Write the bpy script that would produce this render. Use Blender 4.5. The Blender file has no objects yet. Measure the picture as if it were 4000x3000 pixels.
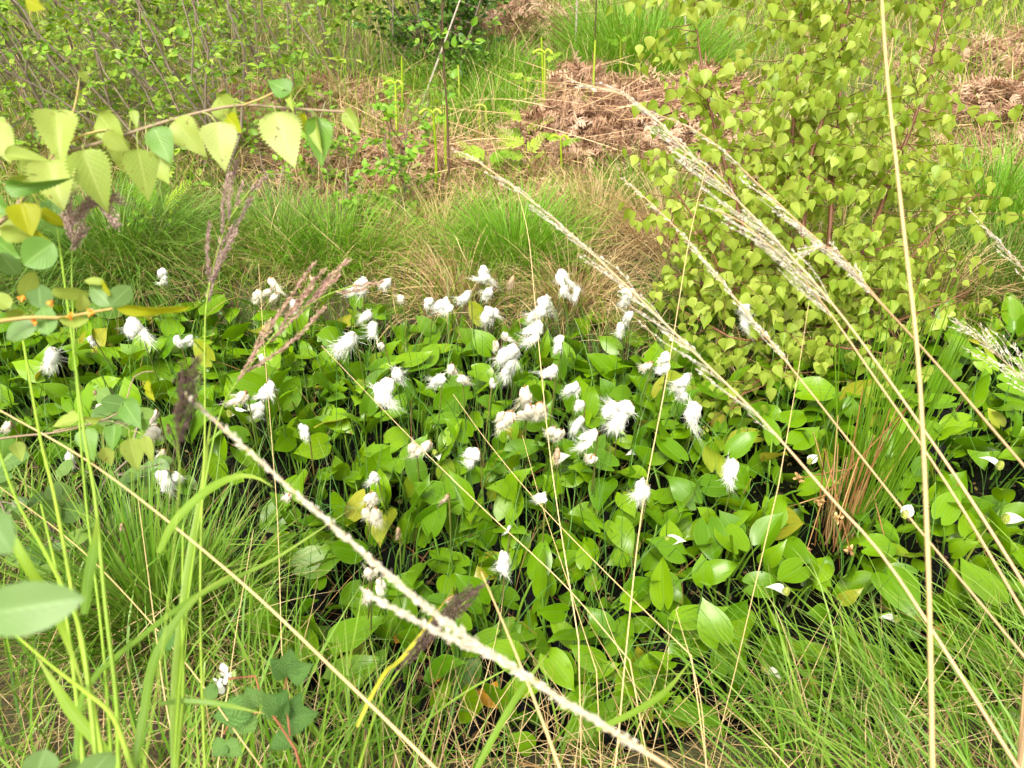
import bpy, math, random
import numpy as np
from mathutils import Vector, Matrix
SEED = 7
R = np.random.default_rng(SEED)
random.seed(SEED)
C = bpy.context.scene.collection
PI = math.pi

# ------------------------------------------------------------------ camera model
CAMH, PITCH, HFOV = 1.5, math.radians(35), math.radians(68)
FPX = 2000 / math.tan(HFOV / 2)
FW = np.array([0, math.cos(PITCH), -math.sin(PITCH)])
UP = np.array([0, math.sin(PITCH), math.cos(PITCH)])
RT = np.array([1.0, 0, 0])
CAM = np.array([0, 0, CAMH])

def ray(px, py):
    return FW + RT * ((px - 2000) / FPX) + UP * ((1500 - py) / FPX)

def at(px, py, depth):                 # where a point of the photograph lies, at a distance along the view axis
    return CAM + ray(px, py) * depth

def on(px, py, z=0.0):                 # where a point of the photograph meets the level z
    d = ray(px, py)
    return CAM + d * ((z - CAMH) / d[2])

def to_px(p):
    d = np.asarray(p) - CAM
    k = d @ FW
    return 2000 + FPX * (d @ RT) / k, 1500 - FPX * (d @ UP) / k, k

# ------------------------------------------------------------------ mesh plumbing
class Geo:
    """Collects vertices, faces and three attributes (r random, t along, u across)."""
    def __init__(s):
        s.v, s.f, s.r, s.t, s.u, s.n = [], [], [], [], [], 0
    def add(s, V, F, r=0.5, t=0.0, u=0.0):
        V = np.asarray(V, float).reshape(-1, 3)
        F = np.asarray(F, np.int64)
        m = len(V)
        s.v.append(V)
        s.f.append(F + s.n)
        for lst, val in ((s.r, r), (s.t, t), (s.u, u)):
            lst.append(np.broadcast_to(np.asarray(val, float), (m,)).copy() if np.ndim(val) == 0 else np.asarray(val, float).reshape(-1))
        s.n += m
        return s
    def mesh(s, name, mat, origin=(0, 0, 0), smooth=True):
        V = np.concatenate(s.v) - np.asarray(origin, float)
        me = bpy.data.meshes.new(name)
        loops = np.concatenate([f.reshape(-1) for f in s.f])
        tot = np.concatenate([np.full(len(f), f.shape[1]) for f in s.f])
        me.vertices.add(len(V)); me.vertices.foreach_set('co', V.astype(np.float32).reshape(-1))
        me.loops.add(len(loops)); me.loops.foreach_set('vertex_index', loops.astype(np.int32))
        me.polygons.add(len(tot))
        st = np.zeros(len(tot), np.int32); st[1:] = np.cumsum(tot)[:-1]
        me.polygons.foreach_set('loop_start', st)
        me.polygons.foreach_set('use_smooth', np.full(len(tot), smooth))
        for nm, lst in (('r', s.r), ('t', s.t), ('u', s.u)):
            a = me.attributes.new(nm, 'FLOAT', 'POINT')
            a.data.foreach_set('value', np.concatenate(lst).astype(np.float32))
        me.update(calc_edges=True)
        me.materials.append(mat)
        return me

def link(name, me, parent=None, loc=(0, 0, 0)):
    o = bpy.data.objects.new(name, me); C.objects.link(o)
    o.location = tuple(float(x) for x in loc)
    if parent is not None: o.parent = parent
    return o

def tag(o, label=None, cat=None, group=None, kind=None):
    if label: o['label'] = label
    if cat: o['category'] = cat
    if group: o['group'] = group
    if kind: o['kind'] = kind
    return o

def thing(name, label, cat, loc, group=None):
    o = bpy.data.objects.new(name, None); C.objects.link(o)
    o.location = tuple(float(x) for x in loc); o.empty_display_size = 0.05
    return tag(o, label, cat, group)

def part(name, geo, mat, root):        # a part built in world coordinates, kept relative to its thing
    return link(name, geo.mesh(name, mat, np.array(root.location)), root)

def single(name, geo, mat, label, cat, loc, group=None, kind=None):
    return tag(link(name, geo.mesh(name, mat, loc), None, loc), label, cat, group, kind)

# ------------------------------------------------------------------ shapes
def nrm(a):
    a = np.asarray(a, float)
    return a / np.maximum(np.linalg.norm(a, axis=-1, keepdims=True), 1e-9)

def spline(P, n):
    P = np.asarray(P, float); m = len(P)
    if m == 2:
        s = np.linspace(0, 1, n)[:, None]; return P[0] * (1 - s) + P[1] * s
    E = np.vstack([2 * P[0] - P[1], P, 2 * P[-1] - P[-2]])
    seg = np.linalg.norm(np.diff(P, axis=0), axis=1); cum = np.r_[0, np.cumsum(seg)] / seg.sum()
    out = []
    for x in np.linspace(0, 1, n):
        i = min(np.searchsorted(cum, x, 'right') - 1, m - 2)
        f = (x - cum[i]) / max(cum[i + 1] - cum[i], 1e-9)
        a, b, c, d = E[i:i + 4]
        out.append(.5 * (2 * b + (c - a) * f + (2 * a - 5 * b + 4 * c - d) * f * f + (3 * b - a - 3 * c + d) * f ** 3))
    return np.array(out)

def tube(geo, P, rad, k=5, r=.5):
    P = np.asarray(P, float); n = len(P)
    rad = np.interp(np.linspace(0, 1, n), np.linspace(0, 1, len(np.atleast_1d(rad))), np.atleast_1d(rad)) if np.size(rad) != n else np.asarray(rad, float)
    T = nrm(np.gradient(P, axis=0))
    ref = np.array([0.31, 0.2, 0.93]) if abs(T[:, 2].mean()) < .8 else np.array([.95, .3, .1])
    A = nrm(np.cross(T, ref)); B = np.cross(T, A)
    a = np.linspace(0, 2 * PI, k, endpoint=False)
    V = P[:, None] + rad[:, None, None] * (np.cos(a)[None, :, None] * A[:, None] + np.sin(a)[None, :, None] * B[:, None])
    i = np.arange(n - 1)[:, None] * k; j = np.arange(k)[None]; jn = (j + 1) % k
    F = np.stack([i + j, i + jn, i + k + jn, i + k + j], -1).reshape(-1, 4)
    geo.add(V, F, r, np.repeat(np.linspace(0, 1, n), k), 0)
    geo.add(P[-1:] + 0 * P[-1:], np.zeros((0, 3), int), r, 1, 0)
    return geo

def blades(geo, base, az, L, w, tilt, curl, seg=6, twist=None, power=1.4, floor=None, taper=2.0):
    """n grass blades at once: bent flat strips that narrow to a point."""
    base = np.asarray(base, float); n = len(base)
    f = lambda x: np.broadcast_to(np.asarray(x, float), (n,))
    az, L, w, tilt, curl = map(f, (az, L, w, tilt, curl))
    s = np.linspace(0, 1, seg + 1); sm = (s[1:] + s[:-1]) / 2
    th = tilt[:, None] + curl[:, None] * sm[None] ** power
    th = th + np.where(R.random((n, 1)) < .22, R.uniform(.3, 1.5, (n, 1)), 0) * (sm[None] > R.uniform(.3, .85, (n, 1)))      # some are bent or broken
    azs = az[:, None] + R.normal(0, .25, (n, 1)) * sm[None] ** 2
    D = np.stack([np.sin(th) * np.cos(azs), np.sin(th) * np.sin(azs), np.cos(th)], -1) * (L / seg)[:, None, None]
    P = base[:, None] + np.concatenate([np.zeros((n, 1, 3)), np.cumsum(D, 1)], 1)
    if floor is not None:
        P[..., 2] = np.maximum(P[..., 2], floor(P[..., 0], P[..., 1]) + .004)
    tw = az + PI / 2 + (R.normal(0, .7, n) if twist is None else f(twist))
    W = np.stack([np.cos(tw), np.sin(tw), R.normal(0, .25, n)], -1)
    prof = np.maximum(1 - s ** taper, .04) * np.minimum(1, .6 + s * 4)
    H = W[:, None] * (w[:, None] * prof[None])[..., None] * .5
    V = np.stack([P - H, P + H], 2)
    i = (np.arange(n) * (seg + 1) * 2)[:, None] + np.arange(seg)[None] * 2
    F = np.stack([i, i + 1, i + 3, i + 2], -1).reshape(-1, 4)
    rr = np.repeat(R.random(n), (seg + 1) * 2)
    tt = np.tile(np.repeat(s, 2), n)
    geo.add(V, F, rr, tt, np.tile([-1., 1.], n * (seg + 1)))
    return geo

def leaf_shape(wt, wv, rows=8, cols=2, fold=.12, bend=.15, cord=0., serr=0., ripple=0., droop_tip=0., cup=0., seed=0):
    """One leaf along +y (length 1), x across, z up. wt/wv: half-width table."""
    g = np.random.default_rng(seed)
    tt = np.linspace(0, 1, rows + 1)
    w = np.interp(tt, wt, wv)
    if serr: w = w * (1 + serr * np.where(np.arange(rows + 1) % 2 == 0, -1, 1) * (np.arange(rows + 1) > 1) * (np.arange(rows + 1) < rows))
    uu = np.linspace(-1, 1, 2 * cols + 1)
    T, U = np.meshgrid(tt, uu, indexing='ij')
    X = U * w[:, None]
    Y = T - cord * np.abs(np.sin(U * PI * .62)) * np.clip(1 - T * 2.2, 0, 1) ** 1.5
    Z = fold * np.abs(X) - bend * T ** 2 - droop_tip * np.clip(T - .7, 0, 1) ** 1.5 + cup * X ** 2
    if ripple:
        ph = g.random(2) * 6.3
        Z = Z + ripple * np.sin(T * 9 + ph[0] + U * 1.5) * np.abs(U) ** 1.5 * (1 - T) + ripple * .6 * np.sin(T * 5 + ph[1]) * U
    nc = 2 * cols + 1
    i = np.arange(rows)[:, None] * nc + np.arange(nc - 1)[None]
    F = np.stack([i, i + 1, i + nc + 1, i + nc], -1).reshape(-1, 4)
    return np.stack([X, Y, Z], -1).reshape(-1, 3), F, T.reshape(-1), U.reshape(-1)

def scatter(geo, shape, pos, ydir, up, scale, r=None):
    """Copies of one leaf shape into one mesh: base at pos, tip along ydir, upper face towards up."""
    V, F, T, U = shape
    pos = np.asarray(pos, float); n = len(pos)
    if n == 0: return geo
    y = nrm(ydir); z = np.asarray(up, float) - (np.asarray(up, float) * y).sum(-1, keepdims=True) * y
    z = nrm(z); x = np.cross(y, z)
    sc = np.broadcast_to(np.asarray(scale, float), (n,))[:, None, None]
    W = pos[:, None] + sc * (V[None, :, 0:1] * x[:, None] + V[None, :, 1:2] * y[:, None] + V[None, :, 2:3] * z[:, None])
    FF = (F[None] + (np.arange(n) * len(V))[:, None, None]).reshape(-1, F.shape[1])
    rr = np.repeat(R.random(n) if r is None else np.broadcast_to(r, (n,)), len(V))
    geo.add(W, FF, rr, np.tile(T, n), np.tile(U, n))
    return geo

def rdir(n, up=0.0, flat=1.0):
    d = R.normal(0, 1, (n, 3)); d[:, 2] = d[:, 2] * flat + up
    return nrm(d)

# ------------------------------------------------------------------ materials
def ramp(nt, cols, pos=None):
    n = nt.nodes.new('ShaderNodeValToRGB'); e = n.color_ramp.elements
    pos = pos or np.linspace(0, 1, len(cols))
    e[0].position, e[0].color = pos[0], (*cols[0], 1)
    e[1].position, e[1].color = pos[-1], (*cols[-1], 1)
    for p, c in list(zip(pos, cols))[1:-1]:
        x = e.new(p); x.color = (*c, 1)
    return n

def plant(name, cols, tip=None, tip_from=.6, base=None, rough=.5, trans=.3, tcol=(1.5, 1.35, .5), spec=.3, rim=None, pinnate=None, stripes=0., rib=None, mottled=.25, scale=30, per_object=False, spots=None, veins=0., pos=None):
    """Leaf, blade, stalk or fluff: colour by the r attribute, tip and foot colours along t, a midrib at u = 0."""
    def vivid(c):                       # fresh green plants are a little more saturated
        if c[1] <= c[0] or c[1] <= c[2]: return c
        l = .3 * c[0] + .6 * c[1] + .1 * c[2]; return tuple(max(.002, l + (x - l) * 1.07) for x in c)
    cols = [vivid(c) for c in cols]
    m = bpy.data.materials.new(name); m.use_nodes = True; nt = m.node_tree; N, L = nt.nodes, nt.links
    N.clear()
    out = N.new('ShaderNodeOutputMaterial')
    def attr(a):
        x = N.new('ShaderNodeAttribute'); x.attribute_name = a; return x.outputs['Fac']
    def math_(op, a, b=None, clamp=False):
        x = N.new('ShaderNodeMath'); x.operation = op; x.use_clamp = clamp
        for i, v in enumerate((a, b)):
            if v is None: continue
            if isinstance(v, (int, float)): x.inputs[i].default_value = v
            else: L.new(v, x.inputs[i])
        return x.outputs[0]
    def mix(f, a, b):
        x = N.new('ShaderNodeMix'); x.data_type = 'RGBA'
        for sock, v in ((x.inputs[0], f), (x.inputs[6], a), (x.inputs[7], b)):
            if isinstance(v, (int, float)): sock.default_value = v
            elif isinstance(v, tuple): sock.default_value = (*v, 1)
            else: L.new(v, sock)
        return x.outputs[2]
    r = attr('r')
    if per_object:
        oi = N.new('ShaderNodeObjectInfo'); r = math_('FRACT', math_('ADD', r, oi.outputs['Random']))
    rp = ramp(nt, cols, pos); L.new(r, rp.inputs[0]); col = rp.outputs[0]
    t = attr('t')
    if base: col = mix(math_('MULTIPLY', math_('SUBTRACT', .3, t), 2.2, True), col, base)
    if tip: col = mix(math_('MULTIPLY', math_('SUBTRACT', t, tip_from), 1 / max(1 - tip_from, .01) * .8, True), col, tip)
    tc = N.new('ShaderNodeTexCoord')
    if mottled:
        nz = N.new('ShaderNodeTexNoise'); nz.inputs['Scale'].default_value = scale; nz.inputs['Detail'].default_value = 3
        L.new(tc.outputs['Object'], nz.inputs['Vector'])
        hs = N.new('ShaderNodeHueSaturation'); L.new(col, hs.inputs['Color'])
        L.new(math_('ADD', math_('MULTIPLY', nz.outputs[0], 2 * mottled), 1 - mottled), hs.inputs['Value']); col = hs.outputs[0]
    if spots:
        nz2 = N.new('ShaderNodeTexNoise'); nz2.inputs['Scale'].default_value = scale * 2.2; nz2.inputs['Detail'].default_value = 2
        L.new(tc.outputs['Object'], nz2.inputs['Vector'])
        col = mix(math_('MULTIPLY', math_('SUBTRACT', nz2.outputs[0], .665), 14, True), col, spots)
    u = attr('u')
    if rib: col = mix(math_('MULTIPLY', math_('SUBTRACT', .09, math_('ABSOLUTE', u)), 7, True), col, rib)
    if pinnate:
        vs = math_('SINE', math_('ADD', math_('MULTIPLY', t, 60), math_('MULTIPLY', math_('ABSOLUTE', u), -20)))
        col = mix(math_('MULTIPLY', math_('SUBTRACT', vs, .72), 1.6, True), col, pinnate)
    if rim: col = mix(math_('MULTIPLY', math_('SUBTRACT', math_('ABSOLUTE', u), .93), 9, True), col, rim)
    if stripes:
        sn = math_('SINE', math_('ADD', math_('MULTIPLY', u, 26), math_('MULTIPLY', t, math_('MULTIPLY', u, -14))))
        h2 = N.new('ShaderNodeHueSaturation'); L.new(col, h2.inputs['Color']); L.new(math_('ADD', math_('MULTIPLY', sn, stripes), 1), h2.inputs['Value']); col = h2.outputs[0]
    pb = N.new('ShaderNodeBsdfPrincipled'); L.new(col, pb.inputs['Base Color'])
    pb.inputs['Roughness'].default_value = rough; pb.inputs['Specular IOR Level'].default_value = spec
    if veins:
        s = math_('SINE', math_('ADD', math_('MULTIPLY', t, 55), math_('MULTIPLY', math_('ABSOLUTE', u), -22)))
        bp = N.new('ShaderNodeBump'); bp.inputs['Strength'].default_value = veins; bp.inputs['Distance'].default_value = .002
        L.new(s, bp.inputs['Height']); L.new(bp.outputs[0], pb.inputs['Normal'])
    sh = pb.outputs[0]
    if trans:
        tr = N.new('ShaderNodeBsdfTranslucent')
        mm = N.new('ShaderNodeMix'); mm.data_type = 'RGBA'; mm.blend_type = 'MULTIPLY'; mm.inputs[0].default_value = 1
        L.new(col, mm.inputs[6]); mm.inputs[7].default_value = (*tcol, 1); L.new(mm.outputs[2], tr.inputs[0])
        ms = N.new('ShaderNodeMixShader'); ms.inputs[0].default_value = trans
        L.new(sh, ms.inputs[1]); L.new(tr.outputs[0], ms.inputs[2]); sh = ms.outputs[0]
    L.new(sh, out.inputs[0])
    return m

# ------------------------------------------------------------------ the lie of the land
_pool_px = [(-700, 1300), (0, 1285), (300, 1265), (700, 1285), (1100, 1330), (1400, 1315), (1900, 1345), (2300, 1390), (2700, 1480),
            (3000, 1500), (3300, 1400), (3600, 1330), (4000, 1265), (4700, 1225), (4900, 2600), (4000, 2700), (3400, 2830), (2900, 2880),
            (2300, 2930), (1800, 2980), (1400, 2920), (1150, 2780), (950, 2560), (720, 2280), (450, 2120), (0, 2060), (-700, 2060)]
POOL = np.array([on(*p)[:2] for p in _pool_px])

def pool_dist(x, y):
    """Distance to the edge of the pool: positive on land, negative in the water."""
    P = np.stack([np.ravel(x), np.ravel(y)], -1).astype(float)
    A, B = POOL, np.roll(POOL, -1, 0)
    best = np.full(len(P), 1e9); inside = np.zeros(len(P), bool)
    for a, b in zip(A, B):
        ab = b - a; t = np.clip(((P - a) @ ab) / (ab @ ab), 0, 1)
        best = np.minimum(best, np.linalg.norm(P - a - t[:, None] * ab, axis=1))
        c = ((a[1] > P[:, 1]) != (b[1] > P[:, 1]))
        xi = (b[0] - a[0]) * (P[:, 1] - a[1]) / (b[1] - a[1] + 1e-12) + a[0]
        inside ^= c & (P[:, 0] < xi)
    return np.where(inside, -best, best).reshape(np.shape(x))

def ground(x, y):
    x = np.asarray(x, float); y = np.asarray(y, float)
    d = pool_dist(x, y)
    n = .5 * np.sin(x * 3.1 + 1.3 * np.sin(y * 2.3)) + .5 * np.sin(y * 3.7 + 1.1 * np.sin(x * 2.9 + 1)) + .35 * np.sin(x * 7.3 + y * 6.1)
    land = .02 + .10 * (1 - np.exp(-np.maximum(d, 0) / .12)) + .035 * n * np.clip(d / .3, 0, 1) + .012 * np.clip(y - 3, 0, 30)
    wet = -.03 - .22 * (1 - np.exp(np.minimum(d, 0) / .15))
    return np.where(d > 0, land, wet)

def gz(p): return float(ground(np.array([p[0]]), np.array([p[1]]))[0])

def site(px, py):                      # the spot on the ground seen at a pixel
    z = .1
    for _ in range(4):
        p = on(px, py, z); z = gz(p)
    p[2] = z
    return p

def soil():
    m = bpy.data.materials.new('peat'); m.use_nodes = True; nt = m.node_tree; N, L = nt.nodes, nt.links
    pb = N['Principled BSDF']; tc = N.new('ShaderNodeTexCoord')
    a = N.new('ShaderNodeTexNoise'); a.inputs['Scale'].default_value = 3; a.inputs['Detail'].default_value = 8; L.new(tc.outputs['Object'], a.inputs[0])
    rp = ramp(nt, [(.03, .022, .012), (.07, .05, .025), (.07, .085, .025), (.14, .1, .05)], [.3, .45, .58, .72]); L.new(a.outputs[0], rp.inputs[0]); L.new(rp.outputs[0], pb.inputs[0])
    b = N.new('ShaderNodeTexNoise'); b.inputs['Scale'].default_value = 60; b.inputs['Detail'].default_value = 6; L.new(tc.outputs['Object'], b.inputs[0])
    bp = N.new('ShaderNodeBump'); bp.inputs['Strength'].default_value = .8; bp.inputs['Distance'].default_value = .02; L.new(b.outputs[0], bp.inputs['Height']); L.new(bp.outputs[0], pb.inputs['Normal'])
    pb.inputs['Roughness'].default_value = .9
    return m

def bog_water():
    m = bpy.data.materials.new('bog_water'); m.use_nodes = True; nt = m.node_tree; N, L = nt.nodes, nt.links
    pb = N['Principled BSDF']; pb.inputs['Base Color'].default_value = (.003, .003, .002, 1); pb.inputs['Roughness'].default_value = .05; pb.inputs['Specular IOR Level'].default_value = .35
    pb.inputs['IOR'].default_value = 1.33
    tc = N.new('ShaderNodeTexCoord'); a = N.new('ShaderNodeTexNoise'); a.inputs['Scale'].default_value = 55; a.inputs['Detail'].default_value = 4
    L.new(tc.outputs['Object'], a.inputs[0])
    bp = N.new('ShaderNodeBump'); bp.inputs['Strength'].default_value = .35; bp.inputs['Distance'].default_value = .01; L.new(a.outputs[0], bp.inputs['Height']); L.new(bp.outputs[0], pb.inputs['Normal'])
    return m

def setting():
    k = np.linspace(-1, 1, 241)
    gx = np.sinh(k * 4.6) / np.sinh(4.6) * 70
    ky = np.linspace(-.35, 1, 261)
    gy = np.sinh(ky * 4.6) / np.sinh(4.6) * 90 + 1.4
    X, Y = np.meshgrid(gx, gy, indexing='ij'); Z = ground(X, Y)
    n = len(gy); i = (np.arange(len(gx) - 1)[:, None] * n + np.arange(n - 1)[None])
    F = np.stack([i, i + n, i + n + 1, i + 1], -1).reshape(-1, 4)
    g = Geo().add(np.stack([X, Y, Z], -1), F)
    tag(link('ground', g.mesh('ground', soil())), 'dark peaty bog ground under the grass', kind='structure')
    lo, hi = POOL.min(0) - .15, POOL.max(0) + .15
    g = Geo().add([(lo[0], lo[1], 0), (hi[0], lo[1], 0), (hi[0], hi[1], 0), (lo[0], hi[1], 0)], [(0, 1, 2, 3)])
    tag(link('water', g.mesh('water', bog_water())), 'still black bog water between the leaves', kind='structure')

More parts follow.
